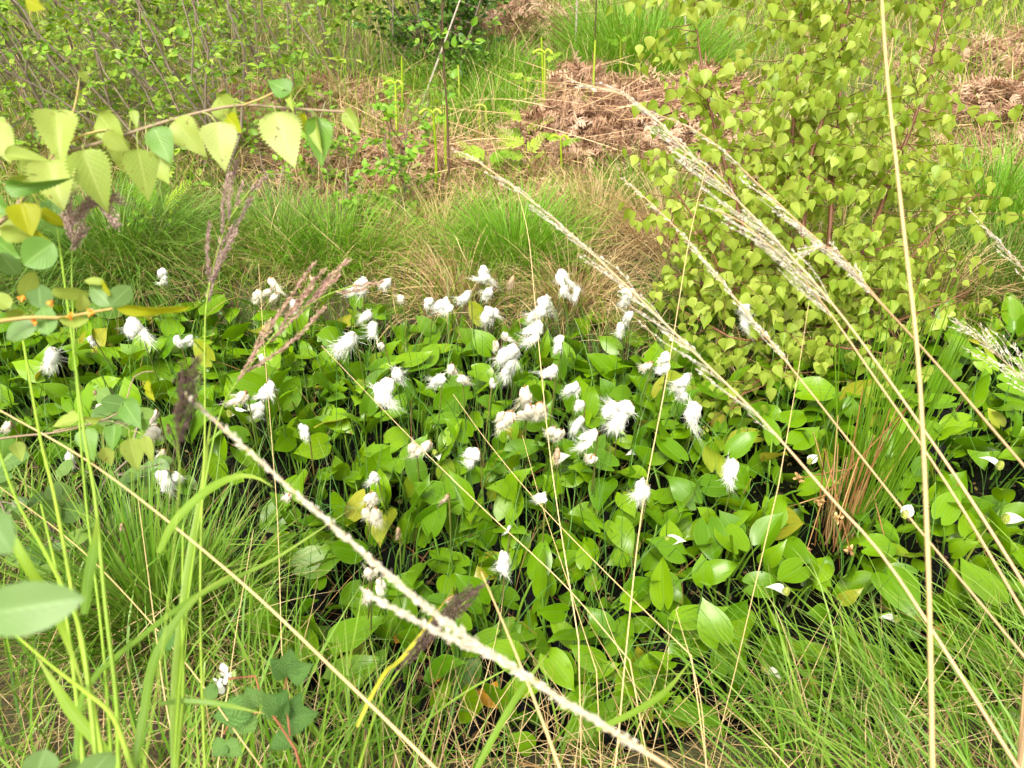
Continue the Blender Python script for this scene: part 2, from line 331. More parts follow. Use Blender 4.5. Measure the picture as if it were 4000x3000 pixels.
# ------------------------------------------------------------------ cottongrass
# (heads [(px, py)...], size in pixels of the photograph, look, label, short name for pointing at its neighbours)
COTTON = [
 ([(190, 1403)], 130, 'w', 'big ragged white cottongrass tuft at the far left pool edge', 'ragged tuft at the far left'),
 ([(345, 1336)], 72, 'w', 'small flat cottongrass tuft lying over arum leaves near the left bank', 'small flat tuft near the left bank'),
 ([(506, 1270)], 95, 'w', 'hooked white cottongrass tuft against the left grass tussock', 'hooked tuft by the left tussock'),
 ([(628, 1068), (634, 1110)], 62, 'w', 'two-lobed cottongrass high against the drooping left tussock', 'two-lobed tuft high on the left'),
 ([(680, 1332), (735, 1332)], 68, 'w', 'wide pair of cottongrass tufts above the upright arum leaf on the left', 'wide pair of tufts on the left'),
 ([(1050, 1105), (1048, 1150), (1000, 1150), (1070, 1168)], 58, 'c', 'branched cottongrass with four cream tufts at the back bank left of the purple plume tip', 'branched four-tuft cottongrass'),
 ([(1203, 1096)], 62, 'b', 'thin brownish cottongrass stub above the purple plume', 'brown stub above the purple plume'),
 ([(1133, 1194)], 70, 'w', 'cottongrass tuft half hidden behind the reddish purple plume', 'tuft behind the purple plume'),
 ([(1361, 1342)], 105, 'w', 'wind-combed white cottongrass tuft just below the tall double tuft', 'wind-combed tuft right of the plume'),
 ([(1016, 1393)], 36, 'w', 'tiny cottongrass tuft behind the middle of the purple plume', 'tiny tuft behind the plume'),
 ([(364, 1539)], 42, 'b', 'spent brown cottongrass stub beside a reddish stalk on the left', 'spent stub on the left'),
 ([(392, 1596)], 62, 'c', 'narrow closed cream cottongrass tuft among left arum leaves', 'narrow closed tuft on the left'),
 ([(604, 1621)], 62, 'c', 'round cottongrass tuft, upper one behind the birch twig tip', 'round tuft behind the birch twig'),
 ([(601, 1690)], 88, 'c', 'full cream cottongrass tuft just below the birch twig leaf', 'full tuft beside the birch twig'),
 ([(646, 1678)], 62, 'b', 'brown bare cottongrass head beside the dark grass plume', 'brown head by the dark plume'),
 ([(633, 1776)], 66, 'c', 'frayed cottongrass tuft at the foot of the dark grass plume', 'frayed tuft under the dark plume'),
 ([(632, 1862), (672, 1872)], 84, 'w', 'large messy cottongrass tuft with brown scales, lowest on the left', 'messy lowest tuft on the left'),
 ([(269, 1795)], 78, 'w', 'wispy round cottongrass tuft under the left birch twig', 'wispy tuft under the birch twig'),
 ([(35, 1668)], 58, 'c', 'thin cottongrass wisp at the left border of the photo', 'wisp at the left border'),
 ([(943, 1558)], 92, 'c', 'broad cream cottongrass tuft at the foot of the purple plume', 'broad tuft at the plume foot'),
 ([(1050, 1512), (1022, 1536)], 70, 'w', 'double cottongrass tuft right of the purple plume foot', 'double tuft by the plume foot'),
 ([(1013, 1602)], 76, 'w', 'drooping cottongrass tuft directly under the double tuft', 'drooping tuft under the double one'),
 ([(1184, 1687)], 78, 'w', 'lone cottongrass tuft with a brown cap left of the pool centre', 'lone brown-capped tuft'),
 ([(1120, 1944)], 58, 'c', 'creamy cottongrass tuft touching the thick foreground seed stalk', 'creamy tuft by the thick stalk'),
 ([(472, 2058)], 44, 'b', 'withered brown cottongrass head in the left front grass', 'withered head in the front grass'),
 ([(1413, 1116)], 84, 'w', 'bright cottongrass tuft beside the tip of the purple plume', 'bright tuft at the plume tip'),
 ([(1509, 1118)], 80, 'w', 'slanting oval cottongrass tuft second right of the purple plume tip', 'slanting oval tuft at the back'),
 ([(1563, 1168)], 44, 'c', 'small cottongrass tuft under the slanting oval one at the back', 'small tuft at the back'),
 ([(1673, 1190)], 78, 'w', 'oval cottongrass tuft, lefthand of two level at the back bank', 'first of the two level tufts'),
 ([(1732, 1197)], 88, 'w', 'slim oval cottongrass tuft, righthand of two level at the back bank', 'second of the two level tufts'),
 ([(1818, 1164)], 74, 'w', 'fan-shaped cottongrass tuft left of the stacked triple tuft', 'fan-shaped tuft at the back'),
 ([(1872, 1062), (1888, 1095), (1894, 1149), (1894, 1222)], 74, 'w', 'stacked cottongrass tufts one above another under the middle grass tussock', 'stacked tufts under the tussock'),
 ([(1991, 1102)], 68, 'b', 'thin brown cottongrass head in front of the middle grass tussock', 'thin brown head at the tussock'),
 ([(2175, 1077), (2191, 1140), (2240, 1146)], 74, 'w', 'cottongrass with three loose tufts right of the middle grass tussock', 'three loose tufts at the back'),
 ([(1428, 1240), (1448, 1285)], 82, 'w', 'tall double cottongrass tuft left of the pool middle', 'tall double tuft'),
 ([(1484, 1355)], 52, 'c', 'narrow cottongrass tuft low beside the tall double tuft', 'narrow low tuft'),
 ([(2105, 1190), (2078, 1240), (2092, 1292)], 98, 'w', 'densest cottongrass with three packed tufts beside the tall straw', 'densest triple tuft'),
 ([(1925, 1350), (1960, 1318)], 58, 'c', 'small two-part cottongrass tuft left of the large elongated one', 'two-part tuft mid pool'),
 ([(1995, 1380), (1985, 1425)], 92, 'w', 'large elongated cottongrass tuft in the middle of the arum leaves', 'large elongated tuft'),
 ([(2184, 1328), (2180, 1362)], 54, 'w', 'two small stacked cottongrass tufts right of the tall straw', 'two small stacked tufts'),
 ([(2148, 1456)], 92, 'w', 'smooth oval cottongrass tuft over a dead brown head beside the straw', 'smooth oval tuft by the straw'),
 ([(2237, 1523)], 84, 'w', 'smooth cottongrass tuft in front of the largest arum leaf', 'smooth tuft on the largest leaf'),
 ([(1462, 1530), (1500, 1512), (1530, 1470)], 108, 'w', 'widest cottongrass with spreading tufts left of the pool centre', 'widest spreading tuft'),
 ([(1706, 1488)], 84, 'w', 'wind-blown cottongrass tuft left of a red stalk', 'wind-blown tuft by the red stalk'),
 ([(1790, 1482), (1752, 1440)], 58, 'c', 'tattered cream cottongrass right of a red stalk', 'tattered tuft by the red stalk'),
 ([(1911, 1491)], 44, 'w', 'small clean cottongrass tuft low between the central ones', 'small clean tuft'),
 ([(2028, 1545), (1977, 1640), (2050, 1615), (2092, 1605)], 100, 'c', 'biggest cottongrass group with four tufts and brown scales at the pool centre', 'biggest four-tuft group'),
 ([(2262, 1590), (2258, 1650)], 72, 'w', 'upright frayed cottongrass with two tufts left of the broad paired tuft', 'upright frayed tuft'),
 ([(2378, 1600), (2415, 1640), (2440, 1610)], 104, 'w', 'broad paired cottongrass tuft hanging from one yellow stalk', 'broad paired tuft'),
 ([(2306, 1712)], 98, 'w', 'large drooping cottongrass tuft, upper one below the frayed pair', 'large drooping tuft'),
 ([(2302, 1798)], 68, 'c', 'thin cream cottongrass tuft under the large drooping one', 'thin tuft under the drooping one'),
 ([(2150, 1690), (2172, 1700)], 70, 'c', 'wispy grey cottongrass below the biggest group', 'wispy grey tuft'),
 ([(2161, 1773)], 70, 'b', 'brownish shaggy cottongrass head over a yellowing arum leaf', 'brownish shaggy head'),
 ([(1605, 1754), (1664, 1745)], 74, 'c', 'cream and brown cottongrass left of a white arum flower', 'cream and brown tuft'),
 ([(1844, 1786)], 104, 'w', 'fluffy round cottongrass tuft alone in the pool centre', 'fluffy round tuft'),
 ([(1452, 1861)], 62, 'w', 'faint thin cottongrass wisp above a large cream head', 'faint wisp'),
 ([(1433, 1950), (1410, 2010), (1452, 2010)], 88, 'c', 'large cream cottongrass with brown scales above the thick seed stalk', 'large cream head'),
 ([(1737, 1950)], 62, 'b', 'thin brown cottongrass head between big arum leaves', 'thin brown head mid pool'),
 ([(2117, 1944)], 58, 'w', 'small egg-shaped cottongrass tuft beside the tall straw foot', 'small egg-shaped tuft'),
 ([(2509, 1925), (2490, 1900)], 88, 'w', 'cottongrass tuft threaded by a long straw right of centre', 'tuft threaded by the straw'),
 ([(2436, 1168), (2445, 1150)], 72, 'w', 'cottongrass tuft behind the bent seed stalk at the back bank', 'tuft behind the seed stalk'),
 ([(2445, 1240), (2410, 1285)], 70, 'w', 'loose double cottongrass tuft under the bent seed stalk', 'loose double tuft at the back'),
 ([(2528, 1437)], 68, 'c', 'cream cottongrass tuft, left of the pair under the drooping panicle', 'cream tuft under the panicle'),
 ([(2588, 1400), (2591, 1445)], 78, 'w', 'tall narrow cottongrass tuft, right of the pair under the drooping panicle', 'tall narrow tuft'),
 ([(2668, 1490), (2645, 1525)], 90, 'w', 'glossy cottongrass tuft crossed by the long panicle stalk', 'glossy tuft by the panicle stalk'),
 ([(2701, 1608)], 98, 'w', 'forked cottongrass tuft just below the glossy one', 'forked tuft'),
 ([(2888, 1205), (2891, 1260)], 88, 'w', 'shaggy cottongrass tuft hanging in front of the birch bush', 'shaggy tuft by the birch'),
 ([(2844, 1830)], 104, 'w', 'isolated cottongrass tuft left of the rush clump on a tilted stalk', 'isolated tuft by the rushes'),
 ([(1547, 2077)], 52, 'b', 'small withered cottongrass head beside the thick seed stalk', 'small withered head'),
 ([(1982, 2064)], 38, 'w', 'tiny white cottongrass tuft above the pointed tuft', 'tiny white tuft'),
 ([(1946, 2184)], 98, 'w', 'pointed cottongrass tuft with straw-coloured cap above the cut straw', 'pointed tuft above the cut straw'),
 ([(1432, 2240), (1465, 2278), (1420, 2320)], 74, 'c', 'ragged cottongrass pair behind the thick seed stalk, nearest the camera', 'nearest ragged pair'),
 ([(1756, 2342)], 60, 'b', 'brownish cottongrass head behind the dark purple grass plume', 'brownish head by the dark plume'),
]

def fluff_mesh(seed, mat):
    """A drooping tuft of silk about one unit long, hanging from the origin along -z: a few soft lumps trailing wisps."""
    g = np.random.default_rng(seed); geo = Geo()
    lumps = [(np.array([0, 0, -.3]), .26, .34)] + [(np.array([g.normal(0, .13), g.normal(0, .1), -g.uniform(.25, .75)]), g.uniform(.15, .24), g.uniform(.2, .33)) for _ in range(g.integers(2, 5))]
    rows, k = 7, 9
    t = np.linspace(0, PI, rows); a = np.linspace(0, 2 * PI, k, endpoint=False)
    i = np.arange(rows - 1)[:, None] * k; j = np.arange(k)[None]; jn = (j + 1) % k
    F = np.stack([i + j, i + jn, i + k + jn, i + k + j], -1).reshape(-1, 4)
    sway = g.normal(0, .22, 2)
    bend = lambda P: P + np.concatenate([sway[None] * P[:, 2:3] ** 2, np.zeros((len(P), 1))], 1)
    for c, rx, rz in lumps:
        nz = 1 + .16 * g.normal(size=(rows, k)); nz[0] = nz[-1] = 1
        V = c + np.stack([rx * np.sin(t)[:, None] * np.cos(a)[None] * nz, .8 * rx * np.sin(t)[:, None] * np.sin(a)[None] * nz, rz * np.cos(t)[:, None] * nz], -1).reshape(-1, 3)
        geo.add(bend(V), F, g.random(), np.clip(-V[:, 2], 0, 1), 0)
    def hairs(p, d, ln, w, cv):
        n = len(p); side = nrm(np.cross(d, g.normal(0, 1, (n, 3))))
        pts = [p, p + d * ln * .35 + cv * .4, p + d * ln * .7 + cv * 1.3, p + d * ln + cv * 2.6]; ws = [w, w, w * .7, w * .1]
        VV = np.stack([np.stack([bend(q) - side * x, bend(q) + side * x], 1) for q, x in zip(pts, ws)], 1)
        b = np.arange(n)[:, None] * 8 + np.arange(3)[None] * 2
        geo.add(VV, np.stack([b, b + 1, b + 3, b + 2], -1).reshape(-1, 4), np.repeat(g.random(n), 8), np.tile([0, 0, .3, .3, .6, .6, 1, 1], n), 0)
    n = 460                                    # silk lying close round the lumps
    li = g.integers(0, len(lumps), n); u = nrm(g.normal(0, 1, (n, 3)))
    C_ = np.array([l[0] for l in lumps])[li]; RX = np.array([l[1] for l in lumps])[li][:, None]; RZ = np.array([l[2] for l in lumps])[li][:, None]
    p = C_ + u * np.concatenate([RX, RX * .8, RZ], 1) * g.uniform(.85, 1.03, (n, 1))
    d = np.cross(u, g.normal(0, 1, (n, 3))); d[:, 2] = -np.abs(d[:, 2]) - .5; d = nrm(d + u * .12)
    hairs(p, d, g.uniform(.1, .26, (n, 1)), g.uniform(.004, .009, (n, 1)), g.normal(0, .02, (n, 3)))
    for _ in range(g.integers(5, 9)):          # wisps pulled out by the wind
        m = g.integers(12, 26); c, rx, rz = lumps[g.integers(len(lumps))]
        dirn = nrm(np.array([g.normal(-.2, .7), g.normal(0, .4), g.normal(-.75, .5)]))
        p = c + dirn * rx * .8 + g.normal(0, .05, (m, 3)); d = nrm(dirn + g.normal(0, .2, (m, 3)))
        hairs(p, d, g.uniform(.2, .5, (m, 1)), g.uniform(.003, .007, (m, 1)), g.normal(0, .03, (1, 3)) + g.normal(0, .03, (m, 3)))
    return geo.mesh('tuft', mat)

def husk_mesh(seed, mat):
    g = np.random.default_rng(seed); geo = Geo()
    sh = leaf_shape([0, .3, .7, 1], [.1, .2, .13, .0], rows=4, cols=1, fold=.5, bend=.3)
    n = 6
    d = nrm(np.stack([g.normal(0, .55, n), g.normal(0, .55, n), np.full(n, -1.)], -1))
    scatter(geo, sh, np.zeros((n, 3)) + [0, 0, .05], d, -d[:, [1, 0, 2]] + [0, 0, 2], g.uniform(.32, .6, n), g.random(n))
    tube(geo, [(0, 0, .16), (0.01, 0, .05), (0, .01, -.1)], [.03, .05, .03], 5, .3)
    return geo.mesh('husk', mat)

def cottongrass():
    white = plant('cotton_silk', [(.78, .78, .74), (.86, .86, .83)], rough=.8, trans=.35, tcol=(1, 1, .97), spec=.1, mottled=.04)
    cream = plant('cotton_cream', [(.66, .6, .48), (.8, .77, .68)], rough=.8, trans=.3, tcol=(1, .97, .9), spec=.1, mottled=.15, scale=6)
    tan = plant('cotton_brown', [(.36, .25, .15), (.62, .52, .4)], rough=.8, trans=.2, tcol=(1, .9, .8), spec=.1, mottled=.3, scale=6)
    husk = plant('husk_brown', [(.16, .06, .02), (.42, .25, .1), (.5, .33, .15)], rough=.6, trans=.15, mottled=.2)
    stalk = plant('cotton_stalk', [(.05, .13, .02), (.09, .17, .03), (.13, .1, .03)], tip=(.22, .17, .05), tip_from=.7, base=(.14, .05, .02), rough=.45, trans=0)
    fl = {c: [fluff_mesh(100 + i + 20 * k, m) for i in range(11)] for k, (c, m) in enumerate((('w', white), ('c', cream), ('b', tan)))}
    hk = [husk_mesh(300 + i, husk) for i in range(4)]
    marks = []
    g = np.random.default_rng(11)
    for heads, size, look, label, short in COTTON:
        h0 = g.uniform(.26, .36)
        base_px = heads[-1]
        foot = on(heads[0][0], heads[0][1], h0)
        dp = (foot - CAM) @ FW
        pts = [at(x, y, dp + g.normal(0, .012)) for x, y in heads]
        low = pts[int(np.argmin([p[2] for p in pts]))]; top = max(pts, key=lambda p: p[2])
        b = np.array([low[0] + g.normal(0, .03), low[1] + g.uniform(-.03, .08), 0.])
        b[2] = min(gz(b), 0.0) if pool_dist(b[:1], b[1:2])[0] < 0 else gz(b)
        root = thing('cottongrass', label, 'cottongrass', (b[0], b[1], max(b[2], -.02)), 'cottongrass in the bog pool')
        geo = Geo(); s = size / FPX * dp
        rad = .0018
        knee = pts[0] + np.array([.3 * s, .05 * s, .35 * s])
        tube(geo, spline([b, b * .5 + knee * .5 + g.normal(0, .012, 3) * [1, 1, 0], knee], 8), [rad * 1.5, rad * 1.2, rad], 4, g.random())
        for p in pts[1:]:
            att = p + np.array([.25 * s, 0, .3 * s])
            tube(geo, spline([knee * .7 + b * .3 if p[2] < pts[0][2] - .02 else knee, (knee + att) / 2 + [0, 0, .004], att], 5), [rad * .8, rad * .6], 4, g.random())
        n = g.integers(2, 5)                               # narrow stem leaves
        part('stem', geo, stalk, root)
        lf = Geo()
        blades(lf, b + np.array([0, 0, .01]) + g.normal(0, .012, (n, 3)) * [1, 1, 0], g.random(n) * 6.3, g.uniform(.16, .34, n), .0032, g.uniform(.05, .4, n), g.uniform(.3, 1.2, n))
        part('leaf_blade', lf, stalk, root)
        for q, p in enumerate(pts):
            att = p + np.array([.22 * s, 0, .36 * s])
            o = link('tuft', fl[look][g.integers(11)], root)
            ax = Vector((-g.uniform(-.1, .95), -g.uniform(0, .35), -1)).normalized()           # the wind combs them to one side
            rot = Vector((0, 0, -1)).rotation_difference(ax).to_matrix().to_4x4() @ Matrix.Rotation(g.random() * 6.3, 4, 'Z')
            k = s * (.9 if look != 'b' else .9) * g.uniform(.8, 1.15)
            wd = {'w': g.uniform(.95, 1.25), 'c': g.uniform(.85, 1.15), 'b': g.uniform(.5, .7)}[look]
            loc = Vector(att - np.array(root.location))
            o.matrix_local = Matrix.Translation(loc) @ rot @ Matrix.Diagonal((k * wd * g.uniform(.85, 1.2), k * wd, k, 1))
            hh = link('husk', hk[g.integers(4)], o)
            hs = .55 if look == 'w' else .9 if look == 'c' else 1.2
            hh.matrix_local = Matrix.Diagonal((hs, hs, hs, 1))
        marks.append((heads, short, np.array([p for p in pts])))
    return marks

# ------------------------------------------------------------------ water arum
def arum_leaf_mesh(seed, mat):
    """A glossy heart-shaped blade on its own stalk; the origin is where the stalk leaves the rootstock."""
    g = np.random.default_rng(seed); geo = Geo()
    wt = [0, .04, .12, .25, .4, .55, .7, .84, .93, 1]
    wv = np.array([.20, .31, .41, .46, .45, .38, .27, .13, .045, .004]) * g.uniform(.70, .94)
    sh = leaf_shape(wt, wv, rows=12, cols=4, fold=g.uniform(-.05, .35), bend=g.uniform(-.12, .38), cord=.2, ripple=g.uniform(.015, .06), droop_tip=g.uniform(-.8, .9), cup=g.uniform(-.7, .9), seed=seed)
    h = g.uniform(.05, .16); out = g.uniform(.02, .10); az = g.uniform(-.6, .6)
    end = np.array([out * math.cos(az), out * math.sin(az), h])
    tube(geo, spline([(0, 0, -.03), end * [.35, .35, .6], end * [.85, .85, .95], end], 7), [.0042, .0036, .0026], 5, .35)
    a2 = g.uniform(-PI, PI) if g.random() < .45 else g.uniform(-1.1, 1.1)
    el = g.uniform(-.5, 1.25)
    y = np.array([math.cos(a2) * math.cos(el), math.sin(a2) * math.cos(el), math.sin(el)])
    tiltn = np.array([g.normal(0, .5), g.normal(0, .5), 1.])
    scatter(geo, sh, end[None], y[None], tiltn[None], [g.uniform(.082, .112)], [g.random() * .999])
    return geo.mesh('leaf', mat)

def arum_flower(root, p, face, s, mats, g):
    """White spathe beside a knobbly green spadix on a stalk."""
    sp, sx, st = mats
    stalk = Geo(); b = np.array(root.location)
    tube(stalk, spline([b + [0, 0, -.02], (b + p) / 2 + [.01, 0, .01], p], 6), [.004, .0032], 5, .4)
    part('flower_stalk', stalk, st, root)
    geo = Geo()
    sh = leaf_shape([0, .1, .3, .55, .8, .93, 1], [.1, .24, .36, .33, .17, .05, .0], rows=10, cols=3, fold=.25, bend=.25, droop_tip=1.1, cup=.6)
    y = nrm(np.array([math.cos(face), math.sin(face) * .6, .55])); z = np.cross(np.cross(y, [0, 0, 1.]), y)
    scatter(geo, sh, p[None], y[None], z[None] + .2 * RT, [s])
    part('spathe', geo, sp, root)
    k = Geo(); n = 90; i = np.arange(n); zz = (i + .5) / n; ph = i * 2.39996
    rr = .17 * np.sqrt(np.clip(1 - (zz * 1.02 - .35) ** 2 / .45, .02, 1))
    pos = p + s * np.stack([rr * np.cos(ph), rr * np.sin(ph), .02 + zz * .5], -1)
    tube(k, [p, p + [0, 0, .25 * s], p + [0, 0, .52 * s]], [.12 * s, .16 * s, .06 * s], 8, .2)
    q = np.array([[1, 0, 0], [0, 1, 0], [-1, 0, 0], [0, -1, 0], [0, 0, .8]]) * .05 * s
    out = nrm(np.stack([np.cos(ph), np.sin(ph), .4 + 0 * ph], -1))
    for a, o in zip(pos, out):
        x = nrm(np.cross(o, [0, 0, 1.])); yv = np.cross(o, x)
        k.add(a + q[:, :1] * x + q[:, 1:2] * yv + q[:, 2:] * o, [(0, 1, 4), (1, 2, 4), (2, 3, 4), (3, 0, 4)], g.random(), 0, 0)
    part('spadix', k, sx, root)

FLOWERS = [  # px, py, size px, facing, label
 (2600, 2125, 95, .1, 'water arum with a clean white spathe facing sideways right of the pool centre'),
 (3068, 2320, 90, 2.6, 'water arum with a curled white spathe near the front grass'),
 (3500, 2425, 78, 2.9, 'water arum with two small white spathe points near the vertical stalk'),
 (3920, 2040, 100, 0., 'water arum with a broad white spathe at the right border'),
 (3900, 1830, 90, 2.2, 'water arum with a large green spadix beside open water'),
 (1700, 1780, 72, 5., 'water arum with a drooping white spathe right of cream cottongrass'),
 (2160, 1810, 92, .6, 'water arum with a pale yellowish spathe under shaggy cottongrass'),
 (2495, 1775, 66, 3.6, 'water arum with a tiny white spathe and yellow spadix below the broad paired cottongrass'),
 (2985, 2625, 88, 5.4, 'water arum with a pitted green spadix behind the front sedges'),
 (900, 1625, 76, .5, 'water arum with a cream spathe below the purple plume'),
 (3160, 1810, 66, .9, 'water arum flower deep among the rush stems'),
 (3530, 2020, 84, 1., 'water arum with an upright white spathe crossed by the vertical stalk'),
]

def arums(marks):
    leafm = plant('arum_leaf', [(.065, .155, .008), (.10, .21, .010), (.135, .255, .014), (.08, .175, .014), (.175, .3, .018), (.10, .21, .012), (.34, .32, .03)], pos=[0, .2, .4, .6, .8, .955, 1], rough=.33, trans=.2, tcol=(1.6, 1.4, .3), spec=.32, rib=(.12, .24, .03), rim=(.17, .3, .04), stripes=.05, mottled=.16, scale=12, per_object=True, spots=(.2, .13, .03))
    spathe = plant('spathe_white', [(.78, .79, .7), (.82, .82, .76)], tip=(.7, .75, .45), tip_from=.85, rough=.45, trans=.3, tcol=(1, 1, .85), mottled=.05)
    spadix = plant('spadix_green', [(.2, .27, .04), (.34, .4, .08), (.42, .42, .12)], rough=.6, trans=.1)
    stalk = plant('arum_stalk', [(.1, .2, .03), (.14, .25, .05)], rough=.35, trans=.1)
    LV = [arum_leaf_mesh(500 + i, leafm) for i in range(26)]
    g = np.random.default_rng(23)
    lo, hi = POOL.min(0), POOL.max(0)
    spots = []
    for x, y, *_ in FLOWERS: spots.append(on(x, y, .07)[:2] + [0, .0])
    nf = len(spots)
    tries = 0
    while tries < 16000 and len(spots) < 470:
        tries += 1
        p = lo + g.random(2) * (hi - lo)
        d = pool_dist(p[:1], p[1:])[0]
        if d > -.03: continue
        px, py, k = to_px((p[0], p[1], .08))
        if not (-250 < px < 4250 and py < 3100): continue
        if np.hypot(*(p - on(1900, 2735, .02)[:2] - [0, -.03])) < .15: continue    # a pool of open water with a fallen leaf
        sp = .128
        if px > 3350 and py < 1850: sp = .145                  # open water at the right
        if 550 < px < 1150 and 1700 < py < 2150: sp = .21     # mossy gap at the left
        if px < 560 and py > 1750: continue
        if 3080 < px < 3420 and 1750 < py < 2200: sp = .17
        if py > 2450: sp = .14
        if min(np.hypot(*(np.array(spots) - p).T)) < sp: continue
        spots.append(p)
    used = set()
    for n_, p in enumerate(spots):
        px, py, k = to_px((p[0], p[1], .08))
        if n_ < nf: label = FLOWERS[n_][4]
        else:
            best = None
            for i, (heads, short, pts) in enumerate(marks):
                hx, hy = np.mean(heads, axis=0)
                dx, dy = px - hx, py - hy
                rel = ('below' if dy > 0 else 'above') if abs(dy) > abs(dx) else ('right of' if dx > 0 else 'left of')
                far = 'close' if math.hypot(dx, dy) < 190 else 'further'
                if (i, rel, far) in used: continue
                c = math.hypot(dx, dy)
                if best is None or c < best[0]: best = (c, (i, rel, far))
            used.add(best[1]); i, rel, far = best[1]
            label = f"water arum leaf clump {far if far == 'close' else 'some way'} {rel} the {marks[i][1]}"
            if far == 'close': label = f"water arum leaf clump close {rel if rel.endswith('of') else rel} the {marks[i][1]}"
        root = thing('water_arum', label, 'water arum', (p[0], p[1], 0), 'water arums filling the bog pool')
        nl = g.integers(10, 14) if n_ >= nf else g.integers(4, 6)
        a0 = g.random() * 6.3
        for q in range(nl):
            o = link('leaf', LV[g.integers(len(LV))], root)
            s = g.uniform(.58, 1.08)
            a = a0 + q * 2.4 + g.normal(0, .3)
            off = g.uniform(.01, .075)
            o.location = (off * math.cos(a), off * math.sin(a), 0)
            o.rotation_euler = (g.normal(0, .12), g.normal(0, .12), a)
            o.scale = (s, s, s)
        if n_ < nf:
            x, y, sz, face, _ = FLOWERS[n_]
            P = on(x, y, g.uniform(.11, .14)); kk = (P - CAM) @ FW
            arum_flower(root, P, face, sz / FPX * kk * .8, (spathe, spadix, stalk), g)

# ------------------------------------------------------------------ grass, straw, tussocks
def scatter_land(n, box, keep=None):
    """n random spots on land inside a box (x0, x1, y0, y1)."""
    out = []
    while sum(map(len, out)) < n:
        p = np.stack([R.uniform(box[0], box[1], 4 * n), R.uniform(box[2], box[3], 4 * n)], -1)
        ok = pool_dist(p[:, 0], p[:, 1]) > -.02
        if keep is not None: ok &= keep(p[:, 0], p[:, 1])
        out.append(p[ok])
        if len(out) > 30: break
    p = np.concatenate(out)[:n]
    return np.column_stack([p, ground(p[:, 0], p[:, 1]) - .005])

def in_view(x, y, margin=.25):
    k = np.maximum(y * FW[1] + (.1 - CAMH) * FW[2], .05)
    return np.abs(x) < k * (2000 / FPX) * (1 + margin) + .15

